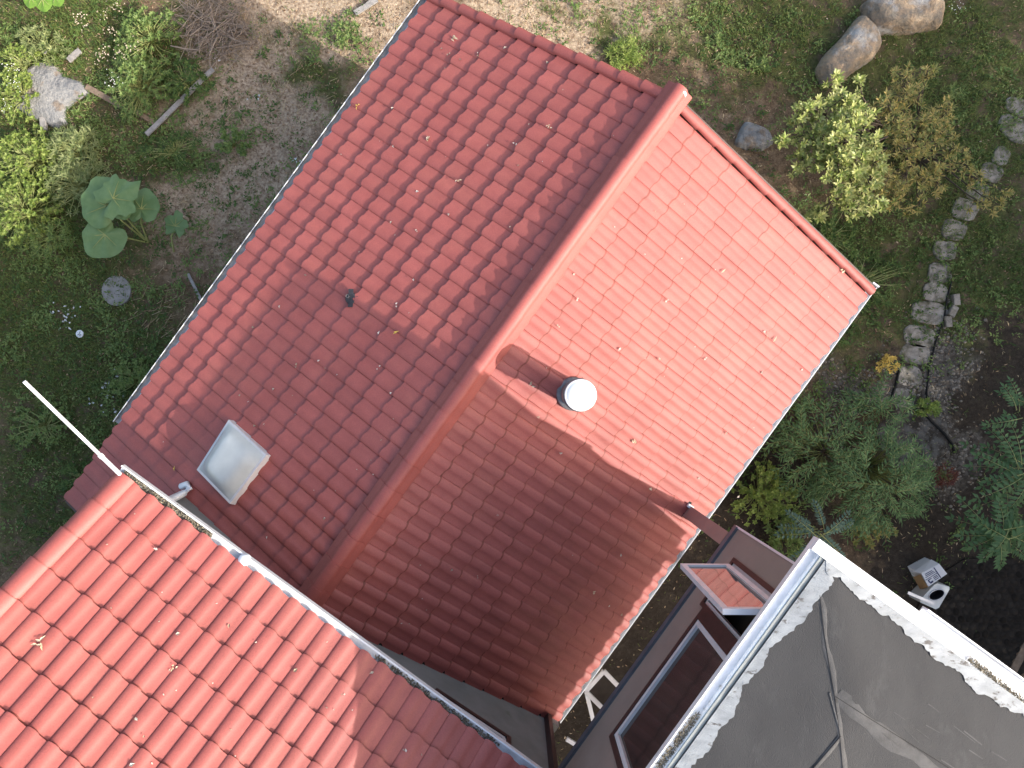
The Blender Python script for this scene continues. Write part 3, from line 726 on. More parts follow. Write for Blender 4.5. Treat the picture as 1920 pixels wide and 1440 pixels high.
# seams
def seam(pts, w_, h_, m_, nm='seam', jit=.0):
    b = MB(); P = []
    for i in range(len(pts)-1):
        a, c = Vector((*pts[i], 0)), Vector((*pts[i+1], 0)); k = max(2, int((c-a).length/.08))
        for j in range(k + (1 if i == len(pts)-2 else 0)): P.append(a.lerp(c, j/k))
    vs = []
    for i, q in enumerate(P):
        d = (P[min(i+1, len(P)-1)]-P[max(i-1, 0)]).normalized(); s = Vector((-d.y, d.x, 0))
        wl_, wr_ = w_*.5*(1+jit*mn.noise(Vector((i*.37, w_*90, 1)))*2), w_*.5*(1+jit*mn.noise(Vector((i*.41, w_*70, 5)))*2)
        for x, z in ((-wl_, 0), (-wl_*.7, h_), (wr_*.7, h_), (wr_, 0)):
            p = q + s*x; vs.append((p.x, p.y, rz(p.x, p.y)+z))
    b.add(vs, [(i*4+j, i*4+j+1, i*4+j+5, i*4+j+4) for i in range(len(P)-1) for j in range(3)], 0, True)
    return H3.part(nm, b, m_, roof3)
def spx(px, py, D=5.57):
    p = at(px, py, D); return world2site(p.x, p.y)
pk = spx(1567, 1306); p2 = spx(1573, 1376)
seam([spx(1547, 1125), spx(1553, 1195), pk, p2, spx(1584, 1470), spx(1590, 1600)], .045, .003, M['patch'], 'seam', .5)
seam([spx(1546, 1122), spx(1551, 1195), spx(1565, 1306), spx(1571, 1376), spx(1581, 1470)], .007, .006, M['crack'], 'seam_edge')
seam([pk, spx(1660, 1382), spx(1760, 1447), spx(1900, 1540)], .11, .003, M['patch'], 'seam', .6)
seam([pk, spx(1672, 1372), spx(1780, 1440), spx(1900, 1524)], .006, .005, M['crack'], 'seam_edge')
seam([p2, spx(1522, 1442), spx(1450, 1540)], .035, .003, M['patch'], 'seam', .4)
seam([p2, spx(1515, 1445), spx(1444, 1540)], .007, .006, M['crack'], 'seam_edge')
seam([spx(1556, 1300), p2], .016, .006, M['patch'], 'seam')
for i in range(26):    # pale scuffs on the right slope, thin worn streaks
    t0, t1 = rnd(0, 1), rnd(0, 1); a = (3.75+t0*2.1, e1-.38-t1*.75)
    seam([a, (a[0]+rnd(.08, .22), a[1]+rnd(-.02, .02))], rnd(.006, .014), .003, M['patch'], 'scuff', .8)
# ground vegetation and objects are added below
# ================================================================== fallen leaves on the roofs
def roof_h(px, py):                      # height field of the tiled roofs at a pixel -> site point
    p = hs(px, py, z2)
    if p.y < V2 and p.x > N2a: return p, Vector((0, T2, 1)), .055
    p = hs(px, py, zB)
    if p.x >= NR: return p, Vector((TA, 0, 1)), .06
    return hs(px, py, zA), Vector((-TA, 0, 1)), .06
def leafbit(b, px, py, L_, W_, a=None, n=1, curl=.3, h=None):
    p, nz_, hh = roof_h(px, py); nz_ = nz_.normalized(); x, y = site2world(p.x, p.y); nx, ny = site2world(nz_.x, nz_.y)
    nw = Vector((nx, ny, nz_.z)); base = Vector((x, y, p.z)) + nw*(hh if h is None else h)
    for i in range(n):
        a_ = (a if a is not None else rnd(0, 6.28)) + (rnd(-.9, .9) if n > 1 else 0)
        d = Vector((math.cos(a_), math.sin(a_), 0)); d = (d - nw*d.dot(nw)).normalized(); d = (d + nw*rnd(.0, .25)).normalized()
        b.leaf(base + Vector((rnd(-.02,.02), rnd(-.02,.02), rnd(0,.01))) if n > 1 else base, d, nw, L_*rnd(.4, .8) if n > 1 else L_, W_, curl, .15)
    return base
def roofleaf(px, py, L_, W_, lab, m='dry_leaf', a=None, n=1, nm='fallen_leaf'):
    b = MB(); base = leafbit(b, px, py, L_, W_, a, n)
    thing(nm, b, M[m], base, lab, 'leaf' if n == 1 else 'leaf cluster', 'fallen leaves on the red roofs')
roofleaf(741, 629, .09, .03, 'single yellow leaf lying in the shaded part of the left roof slope', 'yellow_leaf', .4)
roofleaf(852, 76, .09, .025, 'largest curled brown leaf cluster near the top left corner of the lower roof', a=-.6, n=7, nm='leaf_cluster')
roofleaf(806, 268, .09, .025, 'brown leaf cluster in the middle of the left slope, above the black roof vent', a=1.2, n=8, nm='leaf_cluster')
roofleaf(861, 344, .06, .02, 'small brown leaf cluster lower right of the mid-slope cluster on the left slope', n=4, nm='leaf_cluster')
roofleaf(675, 204, .06, .02, 'small ochre leaf cluster beside the shaded eave of the left slope', 'yellow_leaf', n=4, nm='leaf_cluster')
roofleaf(1033, 243, .06, .02, 'small pale leaf cluster high on the left slope near the ridge', n=4, nm='leaf_cluster')
roofleaf(992, 719, .07, .022, 'pale leaf cluster beside the vent pipe shadow on the right slope', n=6, nm='leaf_cluster')
roofleaf(1186, 826, .09, .03, 'pale curled leaf below and right of the white vent on the right slope', n=3, a=1.4, nm='leaf_cluster')
roofleaf(1444, 640, .10, .025, 'slim tan leaf standing on the right slope near the white gutter', a=1.0)
roofleaf(1347, 511, .08, .022, 'dark-edged tan leaf in the upper middle of the right slope', a=.7)
roofleaf(1216, 915, .06, .035, 'grey leaf at the tip of the sunlit wedge near the column', n=3, nm='leaf_cluster')
roofleaf(78, 1207, .09, .022, 'pale leaf cluster at the far left of the higher roof', n=6, nm='leaf_cluster')
roofleaf(327, 1252, .05, .02, 'small pale leaf cluster in the middle of the higher roof', n=4, nm='leaf_cluster')
roofleaf(1105, 1107, .09, .025, 'curled tan leaf in the shaded lower half of the right slope', a=-.3, n=2, nm='leaf_cluster')
roofleaf(333, 884, .07, .025, 'yellow leaf on the shaded tiles between the downpipe and skylight', 'yellow_leaf', 1.6)
roofleaf(1572, 508, .09, .03, 'tan leaf caught against the right verge tiles near the corner', n=3, a=-.7, nm='leaf_cluster')
b = MB(); cnt = 0
PIX = [(737,210),(740,277),(783,364),(739,418),(785,434),(846,404),(780,530),(747,575),(713,630),(712,690),(735,740),(968,277),(1026,124),(921,44),(927,43),(833,97),(846,107),(868,118),(953,94),(898,107),(1245,561),(1487,513),(1435,625),(1318,669),(1425,694),(1355,812),(1377,930),(1308,858),(1307,893),(1080,560),(1045,610),(1160,650),(1230,670),(1070,515),(1049,847),(1160,1040),(1140,1130),(1160,1150),(1430,620),(1500,690),(600,680),(640,740),(560,690),(520,730),(500,800),(455,745),(580,520),(478,615),(530,575),(615,970),(507,1005),(480,800),(330,1190),(244,1435),(260,1350),(290,1030),(430,1170),(550,1260),(700,1260),(640,1300),(760,1410),(845,1065),(1010,780),(930,960)]
for px, py in PIX: leafbit(b, px, py, rnd(.03,.055), rnd(.02,.035), n=random.choice((1,1,2)))
for i in range(150):
    px, py = rnd(150, 1620), rnd(10, 1430)
    p, nz_, hh = roof_h(px, py)
    if (p.y > VB+.1 or (p.y < V2-.2 and p.x > N2a+.3)) and NA+.2 < p.x < NB-.2 and p.y < VT-.2: leafbit(b, px, py, rnd(.012,.028), rnd(.01,.018))
thing('roof_litter', b, M['litter'], (0, 0, 4), 'small pale leaf scraps scattered over both red tiled roofs', 'leaf litter', kind='stuff')
b = MB()
for i in range(200):
    t = rnd(0, 1); n = NB-rnd(-.02, .05); v = sk(n, VB + t*t*3.9); x, y = site2world(n, v); a = rnd(0, 6.28)
    b.leaf(Vector((x, y, zB(NB)+rnd(-.01, .045))), Vector((math.cos(a), math.sin(a), rnd(-.2,.3))).normalized(), Vector((0,0,1)), rnd(.02,.045), rnd(.012,.02), .3)
thing('gutter_litter', b, M['litter'], (2, -1, 3), 'dry leaf crumbs along the white gutter of the lower roof', 'leaf litter', kind='stuff')

# ================================================================== ground cover (stuff)
def under_house(x, y):
    n, v = world2site(x, y)
    return (-3.6 < n < 2.8 and -12 < v < 3.3) or False
def scatter(cnt, fn, x0=-9.8, x1=9.8, y0=-7.4, y1=7.4):
    got = 0
    for i in range(cnt):
        x, y = rnd(x0, x1), rnd(y0, y1)
        if under_house(x, y): continue
        fn(x, y)
def in_view(x, y, m=60):
    px, py = 960 + x*F/CAMZ, 720 - y*F/CAMZ; return -m < px < 1920+m and -m < py < 1440+m
bg_, bd_, bs_, bl_ = MB(), MB(), MB(), MB()
def blade(b, x, y, L_, W_, lean=.7):
    a = rnd(0, 6.28); z = gz(x, y); d = Vector((math.cos(a), math.sin(a), 0)); s = Vector((-d.y, d.x, 0))*W_*.5
    p = Vector((x, y, z)); m = p + d*L_*lean*.45 + Vector((0,0,L_*.5)); t = p + d*L_*lean*1.0 + Vector((0,0,L_*.62))
    b.add((p-s, p+s, m+s*.8, m-s*.8, t), [(0,1,2,3),(3,2,4)])
def grassy(x, y):
    if not in_view(x, y): return
    g = gmask(GREEN, x, y); c = .5+.5*mn.noise(Vector((x*2.1, y*2.1, 4)))+.3*mn.noise(Vector((x*6, y*6, 8)))
    if x > 3: c = max(0, c*1.5-.35)
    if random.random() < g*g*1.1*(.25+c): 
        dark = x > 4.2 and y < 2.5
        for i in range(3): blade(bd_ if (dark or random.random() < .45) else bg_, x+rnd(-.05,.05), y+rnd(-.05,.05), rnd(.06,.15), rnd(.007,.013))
    elif random.random() < .05*c: blade(bg_, x, y, rnd(.05,.12), .01)
scatter(150000, grassy)
def strawy(x, y):
    if not in_view(x, y): return
    g = gmask(DRY, x, y)
    if random.random() < .10+g*.9:
        a = rnd(0, 6.28); z = gz(x, y)+rnd(.004, .03)
        (bs_ if random.random() < .5 else bl_).leaf(Vector((x, y, z)), Vector((math.cos(a), math.sin(a), rnd(-.1,.25))).normalized(), Vector((rnd(-.3,.3), rnd(-.3,.3), 1)), rnd(.03,.11), rnd(.006,.02), .2)
scatter(60000, strawy)
def browny(x, y):
    if not in_view(x, y): return
    if gmask(SOIL, x, y) > .3 and random.random() < .8: return
    if x > 0 and random.random() < .55: return
    a = rnd(0, 6.28); z = gz(x, y)+rnd(.004, .02)
    bl_.leaf(Vector((x, y, z)), Vector((math.cos(a), math.sin(a), rnd(-.1,.25))).normalized(), Vector((rnd(-.4,.4), rnd(-.4,.4), 1)), rnd(.025,.07), rnd(.012,.03), .25)
scatter(22000, browny)
bq_ = MB()
for i in range(900):
    x, y = rnd(-9.5, 9.5), rnd(-7.2, 7.2)
    if under_house(x, y) or mn.noise(Vector((x*1.4, y*1.4, 31))) < -.05: continue
    if x > 3.5 and random.random() < .4: continue
    a = rnd(0, 6.28); bq_.leaf(Vector((x, y, gz(x, y)+rnd(.01,.03))), Vector((math.cos(a), math.sin(a), rnd(-.1,.3))).normalized(), Vector((rnd(-.4,.4), rnd(-.4,.4), 1)), rnd(.03,.075), rnd(.015,.04), .25)
thing('dry_leaves', bq_, M['dry_leaf'], (-4, 2, 0), 'scattered pale tan dry leaves on the ground around the houses', 'dry leaves', kind='stuff')
thing('grass', bg_, M['grass'], (-5, 3, 0), 'patchy light green grass growing across the yard', 'grass', kind='stuff')
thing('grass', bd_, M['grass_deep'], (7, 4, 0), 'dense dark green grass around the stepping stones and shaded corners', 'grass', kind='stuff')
thing('straw', bs_, M['straw'], (-4, 6, 0), 'pale dry straw covering the bare yard', 'straw', kind='stuff')
thing('leaf_litter', bl_, M['litter_dark'], (-4, 4, 0), 'brown leaf litter lying on the soil', 'leaf litter', kind='stuff')
bw_, bw2_ = MB(), MB()
WEEDY = [(200,330,250,220,.9),(430,250,220,170,.5),(120,80,220,120,.9),(90,560,200,200,.8),(250,700,200,160,.8),(120,950,180,140,.7),(650,90,120,80,.5),(1100,60,250,90,.4),(1350,120,160,150,.7),(1500,560,200,200,.9),(1500,700,120,120,.6),(1750,300,250,250,.5),(1430,880,140,140,.7),(1850,560,120,80,.5),(1800,1000,160,120,.15)]
def weedy(x, y):
    if not in_view(x, y): return
    c = mn.noise(Vector((x*1.6, y*1.6, 21)))
    if random.random() > gmask(WEEDY, x, y)*(.35+1.3*max(0, c+.1)): return
    p = Vector((x, y, gz(x, y)+.01)); big = rnd(.03,.075)
    for i in range(random.randint(5, 10)):
        a = rnd(0, 6.283); q = p + Vector((rnd(-.06,.06), rnd(-.06,.06), rnd(0,.07)))
        (bw_ if c > .05 else bw2_).leaf(q, Vector((math.cos(a), math.sin(a), rnd(-.1,.7))).normalized(), Vector((0,0,1)), big*rnd(.7,1.3), big*rnd(.3,.6), .15, .1)
scatter(42000, weedy)
thing('ground_weeds', bw_, M['weed'], (-5, 1, 0), 'small light green weeds sprouting through the leaf litter', 'weeds', kind='stuff')
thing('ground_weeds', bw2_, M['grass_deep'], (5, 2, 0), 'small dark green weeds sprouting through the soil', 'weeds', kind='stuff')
bp_ = MB()
def pebble(x, y):
    g = gmask(GRAVEL, x, y)
    if random.random() < g*1.2:
        r = rnd(.012, .04); z = gz(x, y)+r*.2; k = 6; a0 = rnd(0, 6.28); e = rnd(.6, 1)
        top = [(x+r*math.cos(a0+6.283*j/k)*rnd(.8,1), y+r*e*math.sin(a0+6.283*j/k)*rnd(.8,1), z) for j in range(k)]
        bp_.add(top+[(x+rnd(-.2,.2)*r, y, z+r*.55)], [(j, (j+1) % k, k) for j in range(k)])
for i in range(4500):
    p = gp(rnd(1520, 1850), rnd(560, 960)); pebble(p.x, p.y)
thing('gravel', bp_, M['pebble'], (7, 0, 0), 'grey gravel on both sides of the stepping stone path', 'gravel', kind='stuff')

# ================================================================== stones, slabs, boards
def rock(px, py, outline, h, lab, m, cat='boulder', name='boulder', tiltdir=(0, 0), rough=.12, seed=0, rings=14, flat=.55):
    """closed rocky body over an outline (list of photo pixels on the ground)"""
    c = gp(px, py); pts = [gp(px+(x-px)*1.14, py+(y-py)*1.14) for x, y in outline]
    # resample the outline
    P = []; n = len(pts)
    for i in range(n):
        a, d = pts[i], pts[(i+1) % n]
        for j in range(7): P.append(a.lerp(d, j/7))
    for _ in range(2): P = [(P[i-1]+P[i]*2+P[(i+1) % len(P)])*.25 for i in range(len(P))]
    K = len(P); b = MB(); vs = []
    for r in range(rings+1):
        t = r/rings; ang = t*math.pi/2
        sc_ = math.cos(ang)**flat; hz = h*math.sin(ang)**.9
        for q in P:
            d = (q-c)*sc_; x, y = c.x+d.x, c.y+d.y
            nz_ = mn.noise(Vector((x*1.6+seed, y*1.6, t*2)))*rough*2 + mn.noise(Vector((x*5+seed, y*5, t*5)))*rough*.9 + abs(mn.noise(Vector((x*11+seed, y*11, t*6))))*rough*.5
            hh = hz*(1+nz_) + (tiltdir[0]*d.x+tiltdir[1]*d.y)*t
            vs.append((x+nz_*d.x*.12, y+nz_*d.y*.12, -.04+max(0, hh) if r else -.06))
    fs = [(r*K+j, r*K+(j+1) % K, (r+1)*K+(j+1) % K, (r+1)*K+j) for r in range(rings) for j in range(K)]
    fs.append(tuple(range(rings*K, rings*K+K)))
    b.add(vs, fs, 0, True)
    return thing(name, b, m, (c.x, c.y, 0), lab, cat)
rock(92, 182, [(32,170),(42,145),(75,122),(105,128),(118,148),(150,158),(160,176),(135,190),(118,205),(122,225),(108,236),(84,226),(58,214),(36,198)], .15, 'pale grey weathered rock among sunlit weeds at the upper left', M['rock'], rough=.10, seed=3, flat=.30)
rock(1688, 30, [(1620,15),(1640,2),(1680,-20),(1740,-15),(1756,20),(1752,52),(1700,62),(1640,62),(1628,40)], .45, 'large blocky brown boulder at the top right, behind the oval one', M['boulder'], seed=11, rough=.10, tiltdir=(0, .12))
rock(1588, 98, [(1533,130),(1548,105),(1575,78),(1600,44),(1612,42),(1638,68),(1642,90),(1625,115),(1600,130),(1575,152),(1545,158)], .42, 'oval brown boulder leaning towards the yellow-green bush', M['boulder'], seed=21, rough=.09)
rock(1415, 252, [(1380,270),(1392,240),(1400,230),(1440,245),(1448,268),(1425,282),(1405,280)], .16, 'small dark grey stone near the right verge of the roof', M['rock'], 'stone', 'stone', seed=33)
b = MB(); c = gp(222, 546); K = 26
ring = [Vector((c.x+.26*math.cos(6.283*j/K)*(1+.05*mn.noise(Vector((j*.7,0,0)))), c.y+.27*math.sin(6.283*j/K)*(1+.07*mn.noise(Vector((j*.9,3,0)))), .075)) for j in range(K)]
b.add(ring+[p-Vector((0,0,.12)) for p in ring], [tuple(range(K))]+[(j, K+j, K+(j+1) % K, (j+1) % K) for j in range(K)])
thing('concrete_slab', b, M['concrete'], c, 'round flat concrete slab in the shaded yard beside the house', 'slab')
def stone_disc(name, px, py, rx, ry, rot, lab, cat, m, group=None, h=.012, sq=3.0, seed=0):
    c = gp(px, py); b = MB(); K = 20; s = CAMZ/F; ring = []
    for j in range(K):
        a = 6.2832*j/K; ca, sa = math.cos(a), math.sin(a)
        k = 1/((abs(ca)**sq+abs(sa)**sq)**(1/sq)); k *= .97+.14*mn.noise(Vector((ca*1.5+seed, sa*1.5, seed)))+.06*mn.noise(Vector((ca*4+seed, sa*4, seed)))
        x, y = rx*s*ca*k*1.13, ry*s*sa*k*1.13; ring.append(Vector((c.x+x*math.cos(rot)-y*math.sin(rot), c.y+x*math.sin(rot)+y*math.cos(rot), h+rnd(-.003,.003))))
    inn = [c.lerp(p, .93) + Vector((0,0,h+.012-c.lerp(p,.93).z)) for p in ring]
    b.add(inn+ring+[p-Vector((0,0,h+.05)) for p in ring], [tuple(range(K))]+[(j, K+j, K+(j+1) % K, (j+1) % K) for j in range(K)]+[(K+j, 2*K+j, 2*K+(j+1) % K, K+(j+1) % K) for j in range(K)])
    return thing(name, b, m, c, lab, cat, group)
ST = [(1912,203,26,14,-.5,'pale stepping stone cut by the right edge of the photo, topmost of the path'),
 (1905,242,34,19,-.55,'large bright stepping stone at the right edge, second of the path'),
 (1877,293,15,16,-.4,'small round stepping stone just below the two bright ones at the right edge'),
 (1859,324,19,16,-.5,'stepping stone right of the rust-coloured bush tips'),
 (1833,360,19,17,-.5,'stepping stone half covered by the lowest rust-coloured bush branch'),
 (1808,393,21,18,-.3,'round grey stepping stone just below the rust-coloured bush tips'),
 (1788,431,21,17,-.2,'round stepping stone in dark grass, two below the bush tips'),
 (1772,470,20,17,-.2,'stepping stone in dark grass level with the middle of the right verge'),
 (1762,512,20,18,-.1,'squarish stepping stone level with the right corner of the roof'),
 (1754,549,21,17,-.1,'stepping stone beside the uppermost loose grey brick'),
 (1742,587,31,19,-.1,'wide grey stepping stone beside the lowest loose grey brick'),
 (1723,630,27,19,-.1,'square stepping stone where the gravel strip begins'),
 (1716,664,26,18,-.08,'stepping stone between the two gravel patches'),
 (1705,706,22,17,-.1,'mossy stepping stone right of the small yellow plant'),
 (1694,745,20,17,-.1,'lowest stepping stone of the path, above the cracked concrete')]
for i, (px, py, rx, ry, ro, lab) in enumerate(ST): stone_disc('stepping_stone', px, py, rx, ry, ro, lab, 'stepping stone', M['paver'], 'stepping stones of the garden path', seed=i*3.7)
stone_disc('concrete_pad', 1712, 818, 62, 48, .2, 'cracked concrete pad at the lower end of the stepping stone path', 'concrete pad', mat('cracked_pad', (.15,.14,.125), .95, .1, (.06,.05,.04), 5, .8, 30, lo=.42, hi=.6, bd=.03), h=.004, seed=50)
def board(name, p0, p1, w_, t_, lab, m='wood', cat='board', z=.05, z1=None):
    a, c = gp(*p0), gp(*p1); a.z, c.z = z, z if z1 is None else z1
    b = MB(); n = 8; d = (c-a).normalized(); s = Vector((-d.y, d.x, 0)); vs = []
    for i in range(n+1):
        p = a.lerp(c, i/n); j = mn.noise(Vector((i*.6, a.x, a.y)))
        ww = w_*.5*(1+.12*j)
        for sx, sz in ((-1,0),(1,0),(1,1),(-1,1)): vs.append(p + s*(ww*sx+.008*j) + Vector((0,0,t_*(sz-.5)+.006*j)))
    b.add(vs, [(i*4+k, i*4+(k+1) % 4, i*4+4+(k+1) % 4, i*4+4+k) for i in range(n) for k in range(4)]+[(3,2,1,0),(n*4,n*4+1,n*4+2,n*4+3)])
    return thing(name, b, M[m], a.lerp(c, .5), lab, cat)
board('wooden_board', (280,256), (404,134), .085, .03, 'long grey weathered board lying aslant in the upper left yard', z=.10)
board('wooden_board', (355,514), (383,571), .05, .025, 'short grey board close to the shaded eave of the lower roof')
board('wooden_board', (667,28), (708,2), .10, .03, 'pale board lying on straw at the top edge, left of the roof corner', z=.06)
board('wooden_plank', (132,116), (154,97), .10, .04, 'short bleached plank above the pale rock', z=.06)
board('wooden_plank', (165,165), (232,202), .10, .04, 'dark brown plank right of the pale rock', 'wood_brown')
board('wooden_plank', (258,212), (296,234), .08, .03, 'dark plank end next to the long grey board', 'wood_brown')
board('wooden_stub', (84,222), (86,246), .10, .06, 'grey timber stub below the pale rock', z=.05)
board('wooden_stake', (92,88), (101,112), .035, .035, 'thin grey stake sticking up above the pale rock', z=.02, z1=.25)
board('timber_beam', (1890,1262), (1925,1195), .14, .08, 'weathered beam at the right edge beside the dark cobbles', 'wood_brown', 'beam')
# grey bricks beside the path
for i, (px, py, ro, lab) in enumerate(((1792,562,.1,'loose grey brick beside the path, topmost of three'),(1786,584,-.5,'loose grey brick beside the path, middle of three'),(1777,603,.12,'loose grey brick beside the path, lowest of three'))):
    c = gp(px, py, .05); b = MB(); Mx = Matrix.Translation(c) @ Matrix.Rotation(ro, 4, 'Z') @ Matrix.Rotation(rnd(-.1,.1), 4, 'X')
    b.box((-.058,-.10,-.05), (.058,.10,.04), 0, Mx); b.box((-.05,-.092,.04), (.05,.092,.046), 0, Mx)
    thing('brick', b, M['paver'], c, lab, 'brick', 'loose bricks by the path')
def line_tube(name, pts, r, lab, m, cat, z=.03):
    P = [gp(x, y, z + rnd(0, .01)) for x, y in pts]; b = MB(); b.tube(P, r, 6); return thing(name, b, M[m], P[0], lab, cat)
line_tube('edging_strip', [(1686,694),(1680,722),(1672,745),(1662,760),(1655,772)], .022, 'short black edging strip on the left of the path', 'hose', 'edging')
line_tube('edging_strip', [(1784,528),(1776,560),(1770,600),(1755,640),(1742,690),(1738,730),(1737,752)], .016, 'thin black edging strip on the right of the path', 'hose', 'edging')
line_tube('edging_strip', [(1712,765),(1735,777),(1752,795),(1770,812),(1785,832),(1790,850)], .026, 'curved black edging strip below the green plant by the path', 'hose', 'edging')
line_tube('black_hose', [(1455,888),(1475,903),(1495,915),(1508,925)], .018, 'black hose piece in the shrubs under the sunny eave', 'hose', 'hose')
# paving of dark cobbles behind the tall building
cob = empty('cobble_paving', gp(1860, 1160)); cob['kind'] = 'structure'
b = MB(); K = 10; ring = []
for j in range(K): a = 6.283*j/K; ring.append((gp(1850,1160).x+.0+1.35*math.cos(a), gp(1850,1160).y+1.15*math.sin(a), 0))
b.add([(x, y, .055) for x, y, z in ring]+[(x, y, -.1) for x, y, z in ring], [tuple(range(K))]+[(j, K+j, K+(j+1) % K, (j+1) % K) for j in range(K)])
bed = link('bed', b.mesh('bed', mat('cobble_bed', (.025,.021,.017), .95, .1, (.04,.033,.027), 12), cob.location), cob)
cm = MB(); ringc = [(math.cos(6.283*j/7)*.075, math.sin(6.283*j/7)*.062) for j in range(7)]
cm.add([(x, y, 0) for x, y in ringc]+[(x*.8, y*.8, .03) for x, y in ringc]+[(0,0,.04)], [(j, (j+1) % 7, 7+(j+1) % 7, 7+j) for j in range(7)]+[(7+j, 7+(j+1) % 7, 14) for j in range(7)], 0, True)
cob_me = cm.mesh('stone', M['cobble'])
cnt = 0; cc = cob.location
for i in range(-9, 10):
    for j in range(-9, 10):
        x = i*.150 + (j % 2)*.075 + rnd(-.012,.012); y = j*.135 + rnd(-.012,.012)
        if (x/1.25)**2 + (y/1.05)**2 > 1 or cnt > 285: continue
        o = link('stone', cob_me, cob); o.location = (x-.1*0, y, .045-cc.z*0+rnd(-.006,.006)); o.rotation_euler = (rnd(-.06,.06), rnd(-.06,.06), rnd(0, 6.28)); cnt += 1
# white lid with a dark symbol
c = gp(150, 626, .05); b = MB(); b.lathe([(.068,0),(.07,.012),(.062,.018),(.001,.018)], c, 20)
for a in (90, 210, 330):
    a = R(a); b.bar(c+Vector((0,0,.0195)), c+Vector((math.cos(a)*.035, math.sin(a)*.035, .0195)), .012, .002, 1)
b.box((c.x-.035, c.y-.026, c.z+.0185), (c.x+.035, c.y-.016, c.z+.0205), 1)
thing('plastic_lid', b, [M['lid'], M['grey_metal']], c, 'round white plastic lid with a dark mark lying in the shaded left yard', 'lid')
b = MB()
for px, py, n in ((108,578,6),(137,582,9),(125,606,8),(205,722,10),(215,735,9),(182,750,6),(225,703,5),(206,772,4),(560,300,6),(480,190,4),(395,120,3)):
    for i in range(n):
        p = gp(px+rnd(-16,16), py+rnd(-12,12), rnd(.02,.05)); a = rnd(0,6.28); b.leaf(p, Vector((math.cos(a), math.sin(a), rnd(-.2,.2))).normalized(), Vector((rnd(-.4,.4), rnd(-.4,.4), 1)), rnd(.03,.08), rnd(.02,.05), .15)
thing('paper_scraps', b, M['card_white'], gp(150, 650), 'white scraps scattered on the ground of the left yard', 'scraps', kind='stuff')
# cardboard box and discarded washing machine shell
P = lambda px, py, z: gp(px, py, z)
bx = kids('cardboard_box', gp(1742, 1078), 'open white cardboard box with dark blue print standing by the leafy sapling', 'box')
tp = [P(1728,1075,.42), P(1761,1057,.42), P(1776,1076,.42), P(1741,1100,.42)]
fl = [P(1712,1072,.30), P(1746,1049,.30)]
b = MB(); lw = [Vector((p.x-.03, p.y+.02, .02)) for p in tp]
b.add(tp+lw, [(0,1,2,3),(0,4,5,1),(1,5,6,2),(2,6,7,3),(3,7,4,0)]); b.add([tp[0], tp[1], fl[1], fl[0]], [(0,1,2,3)])
sub('carton', b, M['card_white'], bx)
b = MB(); o_ = Vector((0,0,.004)); q = [P(1712,1082,.16), P(1726,1077,.40), P(1740,1101,.40), P(1726,1106,.16)]; b.add(q, [(0,1,2,3)]); sub('inner_flap', b, M['card_brown'], bx)
b = MB(); nu_ = lambda u, v: tp[0].lerp(tp[1], u).lerp(tp[3].lerp(tp[2], u), v) + o_
def ink(u0, u1, v0, v1): b.add([nu_(u0,v0), nu_(u1,v0), nu_(u1,v1), nu_(u0,v1)], [(0,1,2,3)])
for i, (u0, u1, v0, v1) in enumerate(((.12,.52,.14,.19),(.10,.56,.25,.30),(.06,.62,.36,.40),(.64,.69,.05,.95),(.02,.66,.50,.54),(.10,.16,.60,.80),(.16,.30,.60,.65),(.14,.30,.80,.92),(.38,.60,.62,.67),(.38,.60,.72,.77),(.38,.60,.84,.89))): ink(u0, u1, v0, v1)
for i in range(4):
    a, c = tp[0].lerp(tp[1], .12+.2*i), tp[0].lerp(tp[1], .26+.2*i); d = (fl[0]-tp[0]); b.add([a+d*.35+o_*2, c+d*.30+o_*2, c+d*.75+o_*2, a+d*.6+o_*2], [(0,1,2,3)])
sub('print', b, M['ink'], bx)
wm = kids('appliance_shell', gp(1752, 1112), 'discarded white appliance shell with a large round hole, lying beside the cardboard box', 'appliance')
cr_ = [P(1755,1093,.38), P(1783,1101,.38), P(1758,1144,.38), P(1722,1128,.38)]
K = 28; c0 = P(1750,1112,.38); b = MB(); hole = []; outer = []
ax, ay = (cr_[1]-cr_[0])*.28, (cr_[3]-cr_[0])*.32
cen = sum(cr_, Vector())/4 + (cr_[0]-cr_[3])*.04
for j in range(K):
    a = 6.2832*j/K; ca, sa = math.cos(a), math.sin(a); hole.append(cen + (cr_[1]-cr_[0]).normalized()*.105*ca*1.05 + (cr_[3]-cr_[0]).normalized()*.125*sa)
    k = 1/max(abs(ca), abs(sa)); u, v_ = .5+.5*ca*k, .5+.5*sa*k
    outer.append(cr_[0].lerp(cr_[1], u).lerp(cr_[3].lerp(cr_[2], u), v_))
b.add(outer+hole+[p-Vector((0,0,.36)) for p in outer], [(j, (j+1) % K, K+(j+1) % K, K+j) for j in range(K)]+[(j, 2*K+j, 2*K+(j+1) % K, (j+1) % K) for j in range(K)])
sub('casing', b, M['enamel'], wm)
b = MB(); b.add(hole+[p*1-Vector((0,0,.2)) for p in hole], [(j, (j+1) % K, K+(j+1) % K, K+j) for j in range(K)]+[tuple(K+j for j in range(K))], 0); sub('drum', b, M['black'], wm)
b = MB(); b.tube([hole[j]+Vector((0,0,.006)) for j in range(K)]+[hole[0]+Vector((0,0,.006))], .010, 5); sub('rim', b, M['alu'], wm)
b = MB(); b.bar(P(1702,1111,.5), P(1752,1132,.5), .05, .02); thing('metal_strip', b, M['alu'], P(1727,1122,.5), 'thin metal strip leaning on the white appliance shell', 'metal strip')
